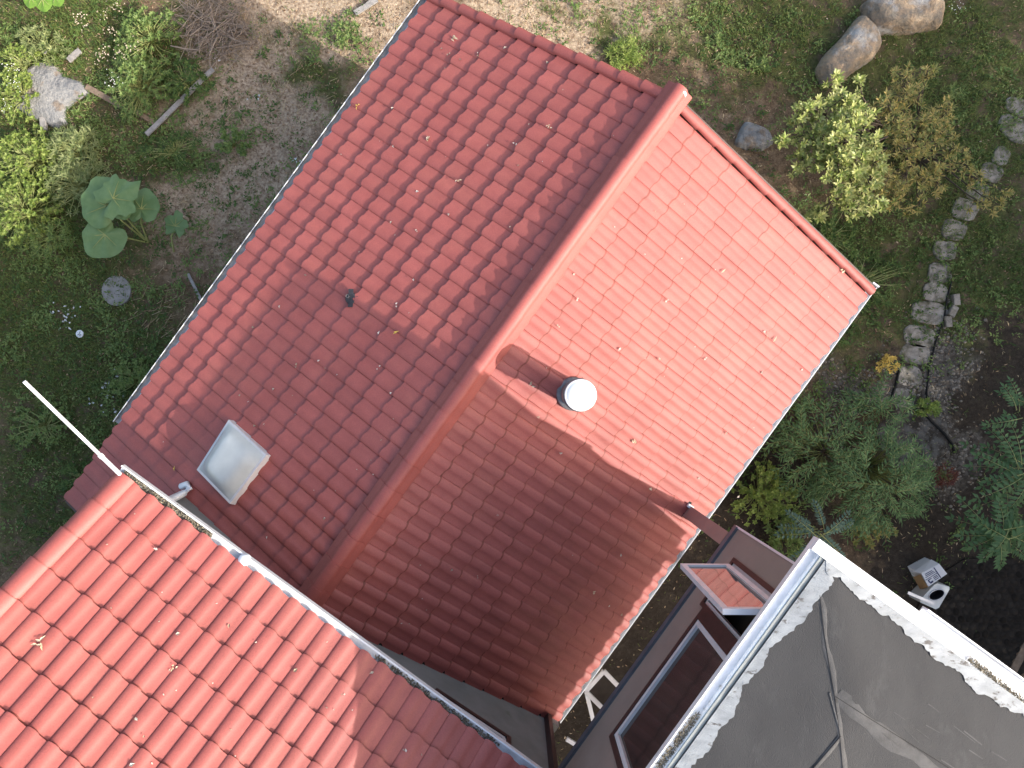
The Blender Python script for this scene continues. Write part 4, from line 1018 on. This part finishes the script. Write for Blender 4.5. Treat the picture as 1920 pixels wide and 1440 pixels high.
# discarded white window frame between the houses
wf = kids('old_window_frame', gp(1110, 1330), 'old white window frames leaning in the dark gap between the houses', 'window frame')
def wfb(name, p0, p1, z0, z1, w_=.07, t_=.05, m='frame'):
    b = MB(); a, c = gp(*p0, z0), gp(*p1, z1); b.bar(a, c, w_, t_); return sub(name, b, M[m], wf)
for a in (((1098,1296),(1144,1342),.9,1.0),((1100,1300),(1122,1392),.9,.2),((1132,1258),(1172,1300),1.0,1.0),((1062,1385),(1105,1412),.3,.3),((1132,1258),(1098,1296),1.0,.9)): wfb('rail', *a)
b = MB(); b.add([gp(1100,1300,.88), gp(1144,1342,.95), gp(1172,1300,.95), gp(1134,1262,.95)], [(0,1,2,3)]); sub('pane', b, M['glass'], wf)
# brush pile
bpx = kids('brush_pile', gp(415, 60), 'heap of bare grey-brown twigs on dry ground at the top left', 'brush pile')
b = MB(); c = gp(415, 55)
for i in range(330):
    a = random.gauss(.5, .8) if random.random() < .6 else rnd(0, 3.14); L_ = rnd(.25, .8); d = Vector((math.cos(a), math.sin(a), rnd(-.12,.12)))
    p = Vector((c.x+random.gauss(0,.33), c.y+random.gauss(0,.26), rnd(.02,.22))); q = p + d*L_*.5 + Vector((rnd(-.04,.04), rnd(-.04,.04), 0)); e = p - d*L_*.5
    e.z = max(.02, e.z); q.z = max(.02, q.z)
    b.tube([e, p+Vector((rnd(-.02,.02), rnd(-.02,.02), .01)), q], [rnd(.004,.008), .005, .003], 4, cap=False)
sub('twigs', b, M['twig'], bpx, kind='stuff')
for pts in (((320,86),(350,92),(380,94)),((405,90),(440,86),(470,77)),((392,0),(402,50),(392,105)),((360,25),(380,40),(470,48)),((410,62),(400,85),(392,104)),((352,38),(365,20),(375,2))):
    b = MB(); b.tube([gp(x, y, rnd(.12,.22)) for x, y in pts], [.014,.012,.008], 6); sub('branch', b, M['twig'], bpx)
bst = MB()
for i in range(170):
    px, py = random.choice(((430,225),(320,590),(330,600),(290,560),(470,190),(330,310),(400,420),(500,250),(300,620),(545,180)))
    p = gp(px+random.gauss(0,38), py+random.gauss(0,30), .04); a = rnd(-.2, 1.4); L_ = rnd(.08,.3)
    bst.tube([p, p+Vector((math.cos(a)*L_, math.sin(a)*L_, rnd(-.01,.03)))], [.006,.004], 4, cap=False)
thing('dry_stalks', bst, M['straw'], gp(330, 590), 'loose dry stalks lying about the shaded left yard', 'stalks', kind='stuff')

# ================================================================== plants
def tip_leaves(b, p, up, n, L_, W_, spread=1.0, mat_=0, fn=None):
    fn = fn or b.leaf
    a0 = rnd(0, 6.28)
    for i in range(n):
        a = a0 + 6.283*i/n + rnd(-.3,.3); el = rnd(.05,.7)*spread
        d = Vector((math.cos(a), math.sin(a), .15+.7*(1-el))).normalized(); d = (d + up*.3 + Vector((rnd(-.25,.25), rnd(-.25,.25), rnd(-.3,.3)))).normalized()
        fn(p, d, Vector((rnd(-.35,.35), rnd(-.35,.35), 1)), L_*rnd(.7,1.15), W_*rnd(.8,1.15), .12, .12, mat_)
def shrub(name, px, py, rx, ry, h, nb, lab, m, L_=.09, W_=.035, per=7, cat='shrub', group=None, lean=(0,0), stem='bark', dens=3, zmin=.15, base=None):
    """px,py: centre of the crown as seen, rx, ry: half sizes in photo pixels at crown height"""
    D = CAMZ - h*.7; c = at(px, py, D); sx, sy = rx*D/F, ry*D/F
    bs = gp(*base) if base else Vector((c.x-lean[0], c.y-lean[1], 0)); bs.z = 0
    root = kids(name, bs, lab, cat, group); bf, bst_ = MB(), MB()
    for i in range(nb):
        a = rnd(0, 6.283); r = math.sqrt(rnd(0, 1))
        irr = 1 + .35*mn.noise(Vector((math.cos(a)*1.7+px, math.sin(a)*1.7+py, 0)))
        t = Vector((c.x+math.cos(a)*r*sx*irr, c.y+math.sin(a)*r*sy*irr, h*(zmin+(1-zmin)*(1-r*r*.8)*rnd(.7,1))))
        mid = bs.lerp(t, .5) + Vector((rnd(-.1,.1)*sx, rnd(-.1,.1)*sy, h*.12))
        bst_.tube([bs + Vector((rnd(-.02,.02), rnd(-.02,.02), -.02)), mid, t], [.012, .008, .003], 4, cap=False)
        up = (t-mid).normalized()
        tip_leaves(bf, t, up, per, L_, W_)
        for k in range(dens):
            q = mid.lerp(t, rnd(.25,.95)); a2 = rnd(0, 6.28)
            for kk in range(2):
                a3 = a2+kk*3.14; bf.leaf(q, Vector((math.cos(a3), math.sin(a3), rnd(-.1,.6))).normalized(), Vector((0,0,1)), L_*rnd(.6,1), W_*rnd(.7,1), .12, .15)
    sub('foliage', bf, M[m], root, kind='stuff'); sub('stem', bst_, M[stem], root)
    return root
# bush beside the right slope: sunlit front mass and rust-tinged back branches
def clump_bush(clumps, base, lab, m, L_, W_, per=8):
    root = kids('broadleaf_bush', gp(*base), lab, 'bush'); bf, bst_ = MB(), MB(); g_ = gp(*base)
    for px, py, rp, h, k in clumps:
        D = CAMZ-h; c = at(px, py, D); r = rp*D/F
        limb = [g_, g_.lerp(c, .45)+Vector((rnd(-.05,.05), rnd(-.05,.05), .18*h)), g_.lerp(c, .8), c]
        bst_.tube(limb, [.022,.016,.010,.006], 5, cap=False)
        for i in range(int(k*1.9)):
            a = rnd(0, 6.283); q = r*math.sqrt(rnd(.02,1)); t = c + Vector((q*math.cos(a), q*math.sin(a), rnd(-.30,.10)-.35*q))
            o = limb[2].lerp(c, rnd(0,1)); bst_.tube([o, o.lerp(t,.6)+Vector((0,0,.04)), t], [.006,.004,.003], 4, cap=False)
            tip_leaves(bf, t, (t-o).normalized() if (t-o).length > .01 else Vector((0,0,1)), per, L_, W_, rnd(.3,1.15), 0, bf.oval)
            for e in range(3):
                w_ = o.lerp(t, rnd(.4,.95)); a2 = rnd(0,6.28); bf.oval(w_, Vector((math.cos(a2), math.sin(a2), rnd(0,.6))).normalized(), Vector((rnd(-.35,.35),rnd(-.35,.35),1)), L_*rnd(.7,1.05), W_, .12, .14)
    sub('foliage', bf, M[m], root, kind='stuff'); sub('stem', bst_, M['bark'], root)
SUNNY = [(1478,250,16,1.7,5),(1505,212,17,1.7,6),(1530,205,20,1.8,8),(1520,255,24,1.7,11),(1547,285,22,1.7,9),(1500,300,18,1.5,7),(1570,148,13,1.8,4),(1612,158,12,1.7,3),(1577,185,20,1.9,7),(1605,190,20,1.9,7),(1590,225,30,2.0,17),(1625,215,20,1.9,7),(1585,265,32,2.0,20),(1570,310,28,1.9,14),(1605,300,28,2.0,14),(1590,345,26,1.8,12),(1630,345,22,1.8,9),(1605,380,24,1.6,9),(1545,395,20,1.2,8),(1640,265,26,1.9,11),(1560,235,20,1.8,8),(1640,305,22,1.7,8),(1650,380,18,1.4,5)]
RUSTY = [(1700,140,20,.9,7),(1740,130,18,.9,6),(1690,180,26,1.0,11),(1725,175,24,1.0,9),(1665,195,22,1.2,9),(1735,215,26,1.1,11),(1780,205,20,1.0,7),(1690,235,28,1.3,13),(1770,245,26,1.1,11),(1740,265,26,1.2,11),(1700,280,28,1.3,13),(1790,280,20,1.0,8),(1760,300,24,1.1,9),(1815,310,17,1.0,6),(1835,335,13,.95,4),(1700,330,30,1.2,14),(1735,330,24,1.1,10),(1760,345,18,1.0,6),(1690,375,18,1.1,7),(1725,385,14,.9,4),(1660,340,20,1.3,8),(1650,290,22,1.4,9),(1880,355,15,.9,4),(1875,385,12,.9,3),(1845,385,14,.9,4)]
clump_bush(SUNNY, (1640,275), 'sunlit yellow-green bush with whorled leaves beside the right roof verge', 'bush', .105, .030, 8)
clump_bush(RUSTY, (1700,290), 'rust-tinged olive bush right of the sunlit bush, reaching the stepping stones', 'bush_rust', .10, .020, 8)

# left yard weeds
W_L = [('weed',265,60,62,65,.5,110,'weed',.07,.035,'broad light green weed clump left of the brush pile'),
 ('weed',250,150,62,62,.55,120,'weed',.075,.03,'bushy green weed between the pale rock and the long board'),
 ('weed',345,150,45,40,.35,45,'grass_deep',.08,.035,'dark green weed at the upper end of the long grey board'),
 ('weed',22,170,40,55,.5,90,'lime',.06,.035,'white-dotted bright weed at the left edge beside the pale rock'),
 ('weed',70,75,50,40,.4,60,'fern',.09,.025,'pale yellow-green weed above the pale rock'),
 ('weed',30,110,40,45,.4,50,'lime',.06,.03,'bright lime weed at the left edge above the rock'),
 ('weed',40,290,62,60,.6,120,'lime',.07,.04,'dense bright green weed at the left edge below the pale rock'),
 ('weed',130,275,62,45,.5,90,'fern',.12,.022,'feathery pale weed under the rock, left of the long board'),
 ('weed',140,340,65,60,.5,90,'fern',.11,.02,'feathery olive weed above the giant leaves'),
 ('weed',25,390,65,70,.7,160,'lime',.06,.04,'large leafy lime-green weed at the left edge level with the giant leaves'),
 ('weed',75,440,55,45,.5,70,'weed',.10,.02,'narrow-leaved green weed left of the giant leaves'),
 ('weed',430,265,34,28,.3,30,'weed',.08,.04,'small dark weed below the dry branch in the left yard'),
 ('weed',320,280,60,34,.25,45,'grass_deep',.09,.02,'low dark weed below the lower end of the long board'),
 ('weed',250,712,55,40,.25,60,'weed',.07,.035,'low leafy weed among white scraps in the shaded yard'),
 ('weed',70,800,60,50,.3,50,'weed',.08,.03,'low weed below the white pole tip'),
 ('weed',150,900,50,40,.25,40,'grass_deep',.08,.035,'small dark weed left of the white downpipe end'),
 ('weed',1172,100,36,28,.25,60,'lime',.11,.018,'bright green grass clump against the top verge of the lower roof'),
 ('weed',650,60,30,26,.22,26,'weed',.09,.025,'green weed left of the top left roof corner'),
 ('weed',1345,75,18,15,.14,10,'weed',.10,.018,'small green rosette on bare ground above the ridge end'),
 ('weed',1425,120,20,16,.15,10,'weed',.10,.02,'pale green rosette left of the oval boulder'),
 ('weed',1745,766,24,18,.35,26,'lime',.08,.04,'bright green small plant at the curved black edging'),
 ('weed',1670,682,20,20,.35,22,'yellow_leaf',.07,.025,'small yellow plant left of the stepping stones'),
 ('weed',1778,892,26,24,.5,30,'red_leaf',.09,.018,'dark red plant above the cardboard box'),
 ('weed',1620,530,80,60,.3,70,'grass_deep',.10,.02,'dark low weeds right of the roof corner'),
 ('weed',1545,620,45,40,.3,50,'grass_deep',.09,.02,'dark green weed patch under the middle of the white gutter'),
 ('weed',1560,440,50,50,.3,50,'grass_deep',.10,.03,'dark weed below the sunlit bush'),
 ('weed',1435,930,58,58,.6,110,'lime',.07,.045,'yellow-green leafy shrub between the white gutter and the tall building'),
 ('weed',1478,1010,40,45,.5,50,'weed',.09,.04,'mixed green shrub right at the corner of the tall building'),
 ('weed',1640,1000,40,26,.35,24,'bush_rust',.09,.05,'sparse brownish plant above the white capping of the tall building'),
 ('weed',1790,170,22,18,.2,12,'weed',.12,.014,'spiky green tuft on the bare strip in the upper right')]
for nm, px, py, rx, ry, h, nb, m, L_, Wd_, lab in W_L: shrub('weed', px, py, rx, ry, h, nb, lab, m, L_, Wd_, 6, 'weed', dens=2, stem='stalk')
# flowers, seed heads
for spots, m, lab, nm, r, k in ((((15,120),(20,150),(35,165),(10,200),(30,130),(205,148),(215,145),(212,155),(1795,14),(1800,8)), 'flower', 'tiny white flower clusters on the weeds', 'flowers', .02, 10),
                       (((150,30),(195,25),(205,60),(155,45),(195,95),(245,88),(225,100),(185,105),(215,12)), 'seed', 'fluffy cream seed heads over the upper left weeds', 'seed_heads', .032, 15)):
    b = MB()
    for px, py in spots:
        for i in range(k):
            p = gp(px+random.gauss(0,7), py+random.gauss(0,7), .5+rnd(-.08,.05)); a = rnd(0,6.28); b.leaf(p, Vector((math.cos(a), math.sin(a), rnd(-.3,.6))).normalized(), Vector((rnd(-.5,.5), rnd(-.5,.5), 1)), r*rnd(.6,1.3), r*rnd(.5,1), .3)
    thing(nm, b, M[m], gp(*spots[0]), lab, nm.replace('_', ' '), kind='stuff')
# giant-leaved plant
def big_leaf(b, c, ang, r, tilt, lobes=False, seed=0, droop=.12):
    K = 30; vs = [Vector(c)]; ca, sa = math.cos(ang), math.sin(ang); rings = 4
    for q in range(1, rings+1):
        for j in range(K):
            t = -math.pi + 2*math.pi*j/K          # 0 = tip direction
            rr = r*(1.0 + .16*math.exp(-(t/.35)**2)) * (1 - .45*math.exp(-((abs(t)-math.pi)/.28)**2))
            if lobes: rr *= 1 + .13*math.cos(5*t+.5) + .10*math.sin(11*t+seed)
            else: rr *= 1 + .02*math.sin(9*t+seed)
            f = q/rings; lx, ly = rr*f*math.cos(t)+r*.12*f, rr*f*math.sin(t)
            z = -droop*r*f*f + .045*r*math.cos(7*t)*f + .02*r*math.sin(3*t+seed)
            x, y = lx*ca-ly*sa, lx*sa+ly*ca
            vs.append(Vector((c[0]+x, c[1]+y, c[2]+z+tilt[0]*x+tilt[1]*y)))
    fs = [(0, 1+j, 1+(j+1) % K) for j in range(K)]
    for q in range(rings-1):
        for j in range(K): fs.append((1+q*K+j, 1+(q+1)*K+j, 1+(q+1)*K+(j+1) % K, 1+q*K+(j+1) % K))
    b.add(vs, fs, 0, True)
    for t in (0, .75, -.75, 1.5, -1.5):           # veins
        d = Vector((math.cos(ang+t), math.sin(ang+t), 0)); p = Vector(c)
        pts = [p + d*r*k_ + Vector((0,0,.004-droop*r*k_*k_+.045*r*math.cos(7*t)*k_+tilt[0]*d.x*r*k_+tilt[1]*d.y*r*k_)) for k_ in (0, .3, .6, .85)]
        b.tube(pts, [.008,.006,.004,.002], 4, 1, cap=False)
def giant(name, base, leaves, lab):
    root = kids(name, gp(*base), lab, 'plant')
    for i, (px, py, r, ang, z, lob) in enumerate(leaves):
        D = CAMZ-z; c = at(px, py, D); rr = r*D/F; b = MB()
        big_leaf(b, c, ang, rr, (rnd(-.12,.12), rnd(-.12,.12)), lob, i*1.7); sub('leaf', b, [M['bigleaf'], M['stalk']], root)
        g_ = gp(*base); b = MB(); mid = g_.lerp(c, .55) + Vector((0,0,.12)); b.tube([g_, mid, c-Vector((0,0,.01))], [.018,.013,.009], 6); sub('stalk', b, M['stalk'], root)
giant('giant_leaf_plant', (278,455), ((200,386,50,2.0,.95,False),(212,372,40,.6,1.10,True),(265,392,33,1.5,.8,False),(197,440,40,-2.3,.9,False)), 'plant with four huge round green leaves on pale stalks in the left yard')
giant('giant_leaf_plant', (326,472), ((328,424,22,1.4,.5,True),), 'smaller single-leaved seedling right of the plant with four huge leaves')
rt = kids('lime_leaf_plant', gp(85, -30), 'bright lime big-leaved plant cut by the top edge at the upper left', 'plant')
for i, (px, py, r, ang) in enumerate(((58,2,16,-1.9),(80,6,18,-1.5),(103,0,16,-1.1))):
    b = MB(); big_leaf(b, at(px, py-8, CAMZ-.6), ang, r*.0092, (0, .1), False, i); sub('leaf', b, [M['bigleaf_lime'], M['stalk']], rt)
# pinnate fronds
def frond(b, p0, ang, L_, rise, pairs, lf, wd, droop=.5):
    d = Vector((math.cos(ang), math.sin(ang), 0)); pts = []
    for i in range(9):
        t = i/8; pts.append(p0 + d*L_*t + Vector((0, 0, rise*t - droop*L_*t*t)))
    b.tube(pts, [.008*(1-.1*i) for i in range(9)], 4, 1, cap=False)
    s = Vector((-d.y, d.x, 0))
    for i in range(pairs):
        t = .22+.76*i/(pairs-1); q = pts[int(t*8)].lerp(pts[min(8, int(t*8)+1)], t*8-int(t*8))
        k = lf*(1-.35*abs(t-.5)*1.6)
        for sg in (-1, 1):
            dd = (s*sg + d*rnd(.25,.55) + Vector((0,0,rnd(-.35,.0)))).normalized(); b.leaf(q, dd, Vector((0,0,1)), k*rnd(.85,1.1), wd*rnd(.85,1.1), .10, .12)
    b.leaf(pts[-1], (d+Vector((0,0,-.4))).normalized(), Vector((0,0,1)), lf*.9, wd, .1, .1)
def sapling(name, base, top, n, L_, lf, wd, lab, m, a0=0, a1=6.283, pairs=10, rise=.18, zs=None):
    root = kids(name, gp(*base), lab, 'sapling'); ct = at(top[0], top[1], CAMZ-top[2]); g_ = gp(*base)
    b = MB(); b.tube([g_, g_.lerp(ct, .5)+Vector((.02,.02,0)), ct], [.03,.024,.016], 7); sub('stem', b, M['bark'], root)
    for i in range(n):
        a = a0 + (a1-a0)*(i+rnd(-.25,.25))/n; b = MB()
        p0 = ct.lerp(g_, rnd(0,.28)) if i % 2 else ct
        a += rnd(-.35,.35); p0 = p0 + Vector((rnd(-.10,.10), rnd(-.10,.10), rnd(-.25,.05)))
        frond(b, p0, a, L_*rnd(.6,1.15), rise*rnd(.2,1.6), pairs, lf*rnd(.85,1.1), wd); sub('frond', b, [M[m], M['stalk']], root)
sapling('pinnate_sapling', (1890,1015), (1885,1000,1.7), 24, .62, .155, .066, 'leafy green sapling with pinnate fronds behind the cardboard box', 'pinnate', pairs=7)
sapling('pinnate_sapling', (1945,890), (1935,885,1.5), 13, .76, .15, .064, 'pinnate sapling reaching in from the right edge above the box', 'pinnate', 1.9, 4.6, 8)
sapling('pinnate_sapling', (1930,760), (1925,775,1.3), 6, .55, .12, .045, 'small pinnate sapling at the right edge, uppermost of the three', 'pinnate', 1.2, 4.4, 8)
sapling('blue_green_sapling', (1545,1010), (1540,1000,1.3), 12, .62, .105, .045, 'blue-green pinnate sapling tucked behind the corner of the tall building', 'pinnate_blue', 0, 6.283, 9)
# narrow-leaved shrub
def willow(name, px, py, rx, ry, h, ns, lab, base):
    root = kids(name, gp(*base), lab, 'shrub'); bf, bst_ = MB(), MB(); D = CAMZ-h*.7; c = at(px, py, D); g_ = gp(*base)
    for i in range(ns):
        a = rnd(0, 6.283); r = math.sqrt(rnd(.02,1))*(1+.35*mn.noise(Vector((math.cos(a)*1.6+px, math.sin(a)*1.6, 3)))); t = Vector((c.x+math.cos(a)*r*rx*D/F, c.y+math.sin(a)*r*ry*D/F, h*(1.05-.6*r*r)*rnd(.75,1.05)))
        st = c.lerp(t, .25*rnd(.3,1)); st.z = h*.4
        out = Vector((t.x-c.x, t.y-c.y, 0)); out = (out.normalized() if out.length > .01 else Vector((1,0,0))) + Vector((rnd(-.7,.7), rnd(-.7,.7), 0)); out.normalize()
        L_ = rnd(.28,.48); p0 = t - out*L_*.5; pts = [p0 + out*L_*k/5 + Vector((0,0,.10*L_*(k/5)-.25*L_*(k/5)**2)) for k in range(6)]
        bst_.tube([Vector((g_.x, g_.y, 0)).lerp(Vector((p0.x, p0.y, 0)), .3), p0], [.008,.004], 4, cap=False); bst_.tube(pts, .003, 4, cap=False)
        s = Vector((-out.y, out.x, 0))
        for k in range(11):
            q = pts[min(5, k//2)]
            for sg in (-1, 1):
                d = (s*sg*rnd(.6,1) + out*rnd(.5,1) + Vector((0,0,rnd(-.2,.25)))).normalized(); bf.leaf(q+out*rnd(-.02,.02), d, Vector((0,0,1)), rnd(.09,.15), rnd(.016,.024), .1, .18)
    sub('foliage', bf, M['willow'], root, kind='stuff'); sub('stem', bst_, M['stalk'], root)
willow('narrow_leaf_shrub', 1650, 905, 112, 98, 1.35, 115, 'dense bright narrow-leaved shrub below the concrete pad', (1640,880))
willow('narrow_leaf_shrub', 1545, 850, 95, 95, .9, 60, 'sparse dark narrow-leaved shrub along the white gutter', (1560,850))
willow('narrow_leaf_shrub', 1650, 760, 60, 45, .6, 22, 'thin narrow-leaved seedling on gravel below the yellow plant', (1640,770))

# ================================================================== trees beyond the right of the yard (they shade it)
def tree_protos():
    bt = MB(); bt.tube([(0,0,-.2),(.1,.05,2.2),(0,.1,4.5),(.1,0,8.2)], [.26,.21,.16,.05], 9)
    bf = MB()
    for i in range(30):
        z = rnd(1.5, 7.8); a = rnd(0, 6.283); L_ = 2.3*math.sqrt(max(.1, 1-((z-4.6)/5.2)**2)); e = Vector((math.cos(a)*L_, math.sin(a)*L_, z+.7)); bt.tube([(0,0,z-.4), Vector((0,0,z)).lerp(e, .5)+Vector((0,0,.1)), e], [.07,.045,.015], 5)
    for i in range(420):
        a = rnd(0, 6.283); z = rnd(.8, 9.6); L_ = 2.5*math.sqrt(max(.05, 1-((z-4.8)/5.2)**2)); r = L_*math.sqrt(rnd(.05,1))
        c = Vector((math.cos(a)*r, math.sin(a)*r, z))
        for k in range(24):
            p = c + Vector((random.gauss(0,.28), random.gauss(0,.28), random.gauss(0,.22))); b_ = rnd(0, 6.283)
            bf.leaf(p, Vector((math.cos(b_), math.sin(b_), rnd(-.5,.4))).normalized(), Vector((rnd(-.6,.6), rnd(-.6,.6), 1)).normalized(), rnd(.14,.24), rnd(.08,.13), .1, .15)
    return bt, bf
bt, bf = tree_protos()
t_me, f_me = bt.mesh('trunk', M['bark']), bf.mesh('crown', M['tree_leaf'])
perp = Vector((-SUN_H.y, SUN_H.x))
labs = ['tall leafy tree outside the yard on the right, first from the bottom of the row']
for i, (s, l, hsc) in enumerate(((15.2,-9.5,1.0),(15.8,-6.4,1.06),(15.0,-3.4,1.0),(16.0,-.4,1.05),(15.2,2.6,1.0),(15.8,5.6,1.04),(15.2,8.6,1.0),(16,11.6,1.0),(18.6,-5,1.15),(18.8,1,1.15),(18.6,7,1.13))):
    p = SUN_H*s + perp*l
    root = empty('yard_tree', (p.x, p.y, 0), i*1.3)
    tag(root, 'leafy tree in the row outside the right side of the yard', 'tree', 'trees outside the yard')
    root.scale = (1, 1, hsc*.95)
    link('trunk', t_me, root); link('crown', f_me, root)
